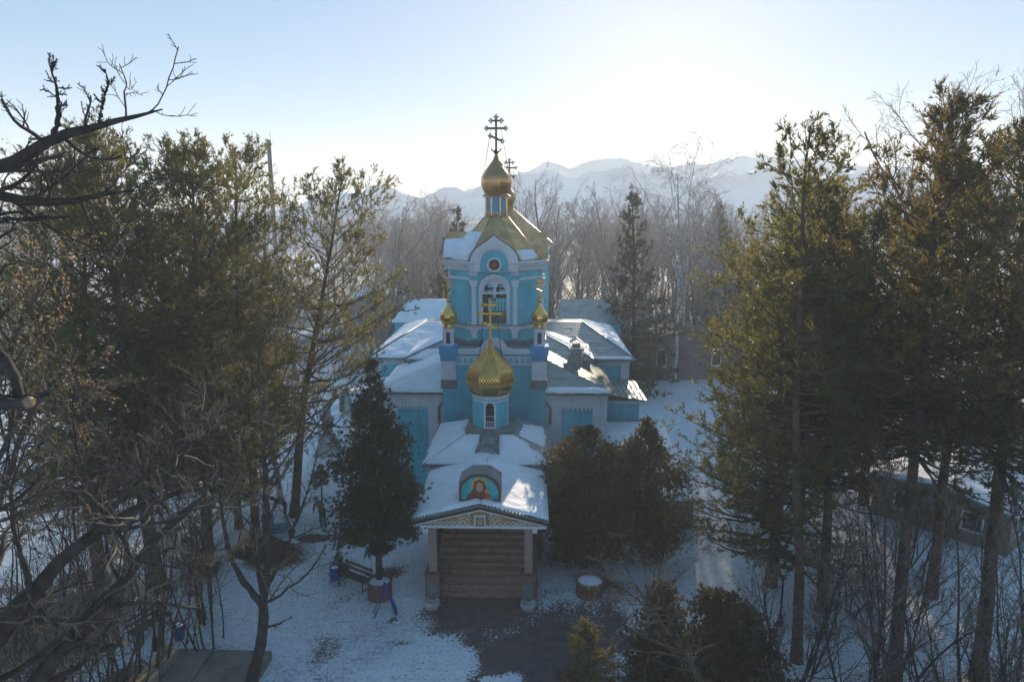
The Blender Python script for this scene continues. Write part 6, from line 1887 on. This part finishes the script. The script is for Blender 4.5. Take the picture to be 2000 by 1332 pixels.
def hand(J, Ed, side, wrist, d, m='skin'):
    """palm with four fingers and a thumb from its side"""
    w = Vector(wrist); d = Vector(d).normalized()
    sd_ = d.cross(Vector((0, 1, 0.3))).normalized()
    palm = w + d * 0.075
    J[side + 'palm'] = (tuple(palm), (0.040, 0.022)); Ed.append((side + 'wrist', side + 'palm', m))
    for i, (off, ln) in enumerate(((-0.033, 0.065), (-0.011, 0.080), (0.011, 0.078), (0.033, 0.060))):
        a = palm + d * 0.03 + sd_ * off; b_ = a + d * ln * 0.6 + Vector((0, 0.012, -0.006)); c = b_ + d * ln * 0.4 + Vector((0, 0.022, -0.016))
        J['%sf%da' % (side, i)] = (tuple(a), 0.011); J['%sf%db' % (side, i)] = (tuple(b_), 0.009); J['%sf%dc' % (side, i)] = (tuple(c), 0.008)
        Ed += [(side + 'palm', '%sf%da' % (side, i), m), ('%sf%da' % (side, i), '%sf%db' % (side, i), m), ('%sf%db' % (side, i), '%sf%dc' % (side, i), m)]
    a = w + d * 0.045 + sd_ * -0.045; b_ = a + d * 0.045 + sd_ * -0.015
    J[side + 'ta'] = (tuple(a), 0.012); J[side + 'tb'] = (tuple(b_), 0.009)
    Ed += [(side + 'palm', side + 'ta', m), (side + 'ta', side + 'tb', m)]

def bending(top, legs, bend=0.75, reach=0.35):
    """figure stooping forwards (towards +y) with both arms reaching down"""
    J = {'pelvis': ((0, 0, 0.90), (0.165, 0.13))}
    Ed = []
    sp = [(0, 0.0, 0.90)]
    pos = Vector((0, 0.0, 0.90))
    for i, (nm_, ln, a, r_) in enumerate((('waist', 0.17, bend * 0.6, (0.155, 0.12)), ('chest', 0.22, bend * 1.0, (0.19, 0.135)), ('upper', 0.15, bend * 1.15, (0.175, 0.12)), ('neck', 0.12, bend * 1.2, 0.065), ('head', 0.10, bend * 1.05, (0.085, 0.10)), ('crown_', 0.10, bend * 0.95, (0.075, 0.085)))):
        pos = pos + Vector((0, math.sin(a), math.cos(a))) * ln
        J[nm_] = (tuple(pos), r_)
    Ed += [('pelvis', 'waist', top), ('waist', 'chest', top), ('chest', 'upper', top), ('upper', 'neck', top), ('neck', 'head', 'skin'), ('head', 'crown_', 'skin')]
    hd = Vector(J['head'][0])
    J['nose'] = (tuple(hd + Vector((0, math.cos(bend) * 0.11, -math.sin(bend) * 0.11))), 0.02); Ed.append(('head', 'nose', 'skin'))
    up_ = Vector(J['upper'][0])
    for s, side in ((-1, 'l_'), (1, 'r_')):
        sh = up_ + Vector((s * 0.19, -0.02, -0.01)); el = sh + Vector((s * 0.05, 0.08, -0.27)); wr = el + Vector((-s * 0.06, reach * 0.35, -0.23))
        J[side + 'shoulder'] = (tuple(sh), 0.075); J[side + 'elbow'] = (tuple(el), 0.055); J[side + 'wrist'] = (tuple(wr), 0.038)
        Ed += [('upper', side + 'shoulder', top), (side + 'shoulder', side + 'elbow', top), (side + 'elbow', side + 'wrist', top)]
        hand(J, Ed, side, wr, wr - el)
        hp = (s * 0.10, 0.0, 0.86); kn = (s * 0.13, 0.09 if s > 0 else 0.03, 0.48); an = (s * 0.14, 0.04 if s > 0 else -0.10, 0.09); toe = (s * 0.15, an[1] + 0.17, 0.045)
        J[side + 'hip'] = (hp, 0.105); J[side + 'knee'] = (kn, 0.072); J[side + 'ankle'] = (an, 0.055); J[side + 'toe'] = (toe, (0.048, 0.038))
        Ed += [('pelvis', side + 'hip', legs), (side + 'hip', side + 'knee', legs), (side + 'knee', side + 'ankle', legs), (side + 'ankle', side + 'toe', 'boot')]
    return J, Ed
J, Ed = bending('jacket_brown', 'trouser', 0.85)
person('stooping person in a brown coat and green hood beside the thuja', (-9.95, 33.5), R(48), J, Ed, None, 0.135, 'jacket_green')
J, Ed = bending('jacket_dark', 'trouser', 1.05)
person('stooping person in dark clothes behind the pine trunk', (-12.15, 34.3), R(100), J, Ed, None, 0.12, 'jacket_dark')

# ------------------------------------------------------------------ other buildings and the chimney pole
o = empty('chimney_pole', (-27.5, 80.0, 0)); tag(o, 'tall grey chimney pole rising behind the left pines', 'chimney')
MB().lathe([(0.30, 0), (0.26, 12), (0.24, 24.2)], 16).build('pipe', 'sootmetal', o)
for z_ in (8, 16, 23.6):
    MB().lathe([(0.31, z_), (0.31, z_ + 0.15)], 16).build('collar', 'sootmetal', o)
MB().tube([(0.2, 0, 24.2), (0.2, 0, 25.1)], 0.02, 5).build('lightning_rod', 'blackmetal', o)

def house(label, loc, rz, Lx, Ly, hw, rise, wall, roof='roofmetal', snowed=True, wins=3, over=0.5, gable=True, group=None):
    o = empty('house', (*loc, 0), rz); tag(o, label, 'house', group)
    w = MB().box(-Lx / 2, Lx / 2, -Ly / 2, Ly / 2, 0, hw)
    w.prism([(-Lx / 2, hw), (Lx / 2, hw), (Lx / 2 * 0.98, hw + 0.01), (0, hw + rise * 0.96), (-Lx / 2 * 0.98, hw + 0.01)], -Ly / 2, Ly / 2) if gable else None
    wl = w.build('wall', wall, o)
    for s in (-1, 1):
        q = [(0, -Ly / 2 - over, hw + rise + 0.06), (0, Ly / 2 + over, hw + rise + 0.06), (s * (Lx / 2 + over), Ly / 2 + over, hw - 0.12), (s * (Lx / 2 + over), -Ly / 2 - over, hw - 0.12)]
        rf = MB().add(q + [(x, y, z + 0.09) for x, y, z in q], [(0, 1, 2, 3), (7, 6, 5, 4), (0, 4, 5, 1), (1, 5, 6, 2), (2, 6, 7, 3), (3, 7, 4, 0)]).build('roof', roof, o)
        if snowed:
            qq = [(x, y, z + 0.09) for x, y, z in (q[3], q[2], q[1], q[0])]
            snow_on(qq, rf, 0.16, 0.02, 0.12, res=0.25, seed=int(abs(loc[0])) + s)
    for k in range(wins):
        y = -Ly / 2 + (k + 0.5) * Ly / wins
        for s in (-1, 1):
            x = s * Lx / 2
            f = MB().box(min(x, x + s * 0.05), max(x, x + s * 0.05), y - 0.55, y + 0.55, hw * 0.32, hw * 0.78).build('window', 'white', o)
            MB().box(min(x, x + s * 0.06), max(x, x + s * 0.06), y - 0.44, y + 0.44, hw * 0.36, hw * 0.74).build('pane', 'darkglass', f)
    for k in range(max(2, wins - 1)):
        x = -Lx / 2 + (k + 0.5) * Lx / max(2, wins - 1)
        f = MB().box(x - 0.5, x + 0.5, -Ly / 2 - 0.05, -Ly / 2, hw * 0.32, hw * 0.78).build('window', 'white', o)
        MB().box(x - 0.4, x + 0.4, -Ly / 2 - 0.06, -Ly / 2, hw * 0.36, hw * 0.74).build('pane', 'darkglass', f)
    return o
house('low grey house with a snowy roof behind the right saplings', (25.2, 35.6), R(39 - 90), 6.4, 8.4, 2.2, 0.4, 'concrete', wins=3, over=0.35)
house('brown building behind the church at the foot of the wood', (17.2, 68.0), R(4), 11.0, 5.0, 4.0, 1.0, 'brownwall', roof='brownwall', snowed=False, wins=2)
house('grey house with a snowy roof far behind the left pines', (-19.0, 96.0), R(8), 9.0, 8.0, 4.0, 1.6, 'greywall', wins=2)
house('distant grey house behind the weeping birch', (36.0, 112.0), R(-14), 12.0, 8.0, 4.0, 1.8, 'greywall', wins=2)
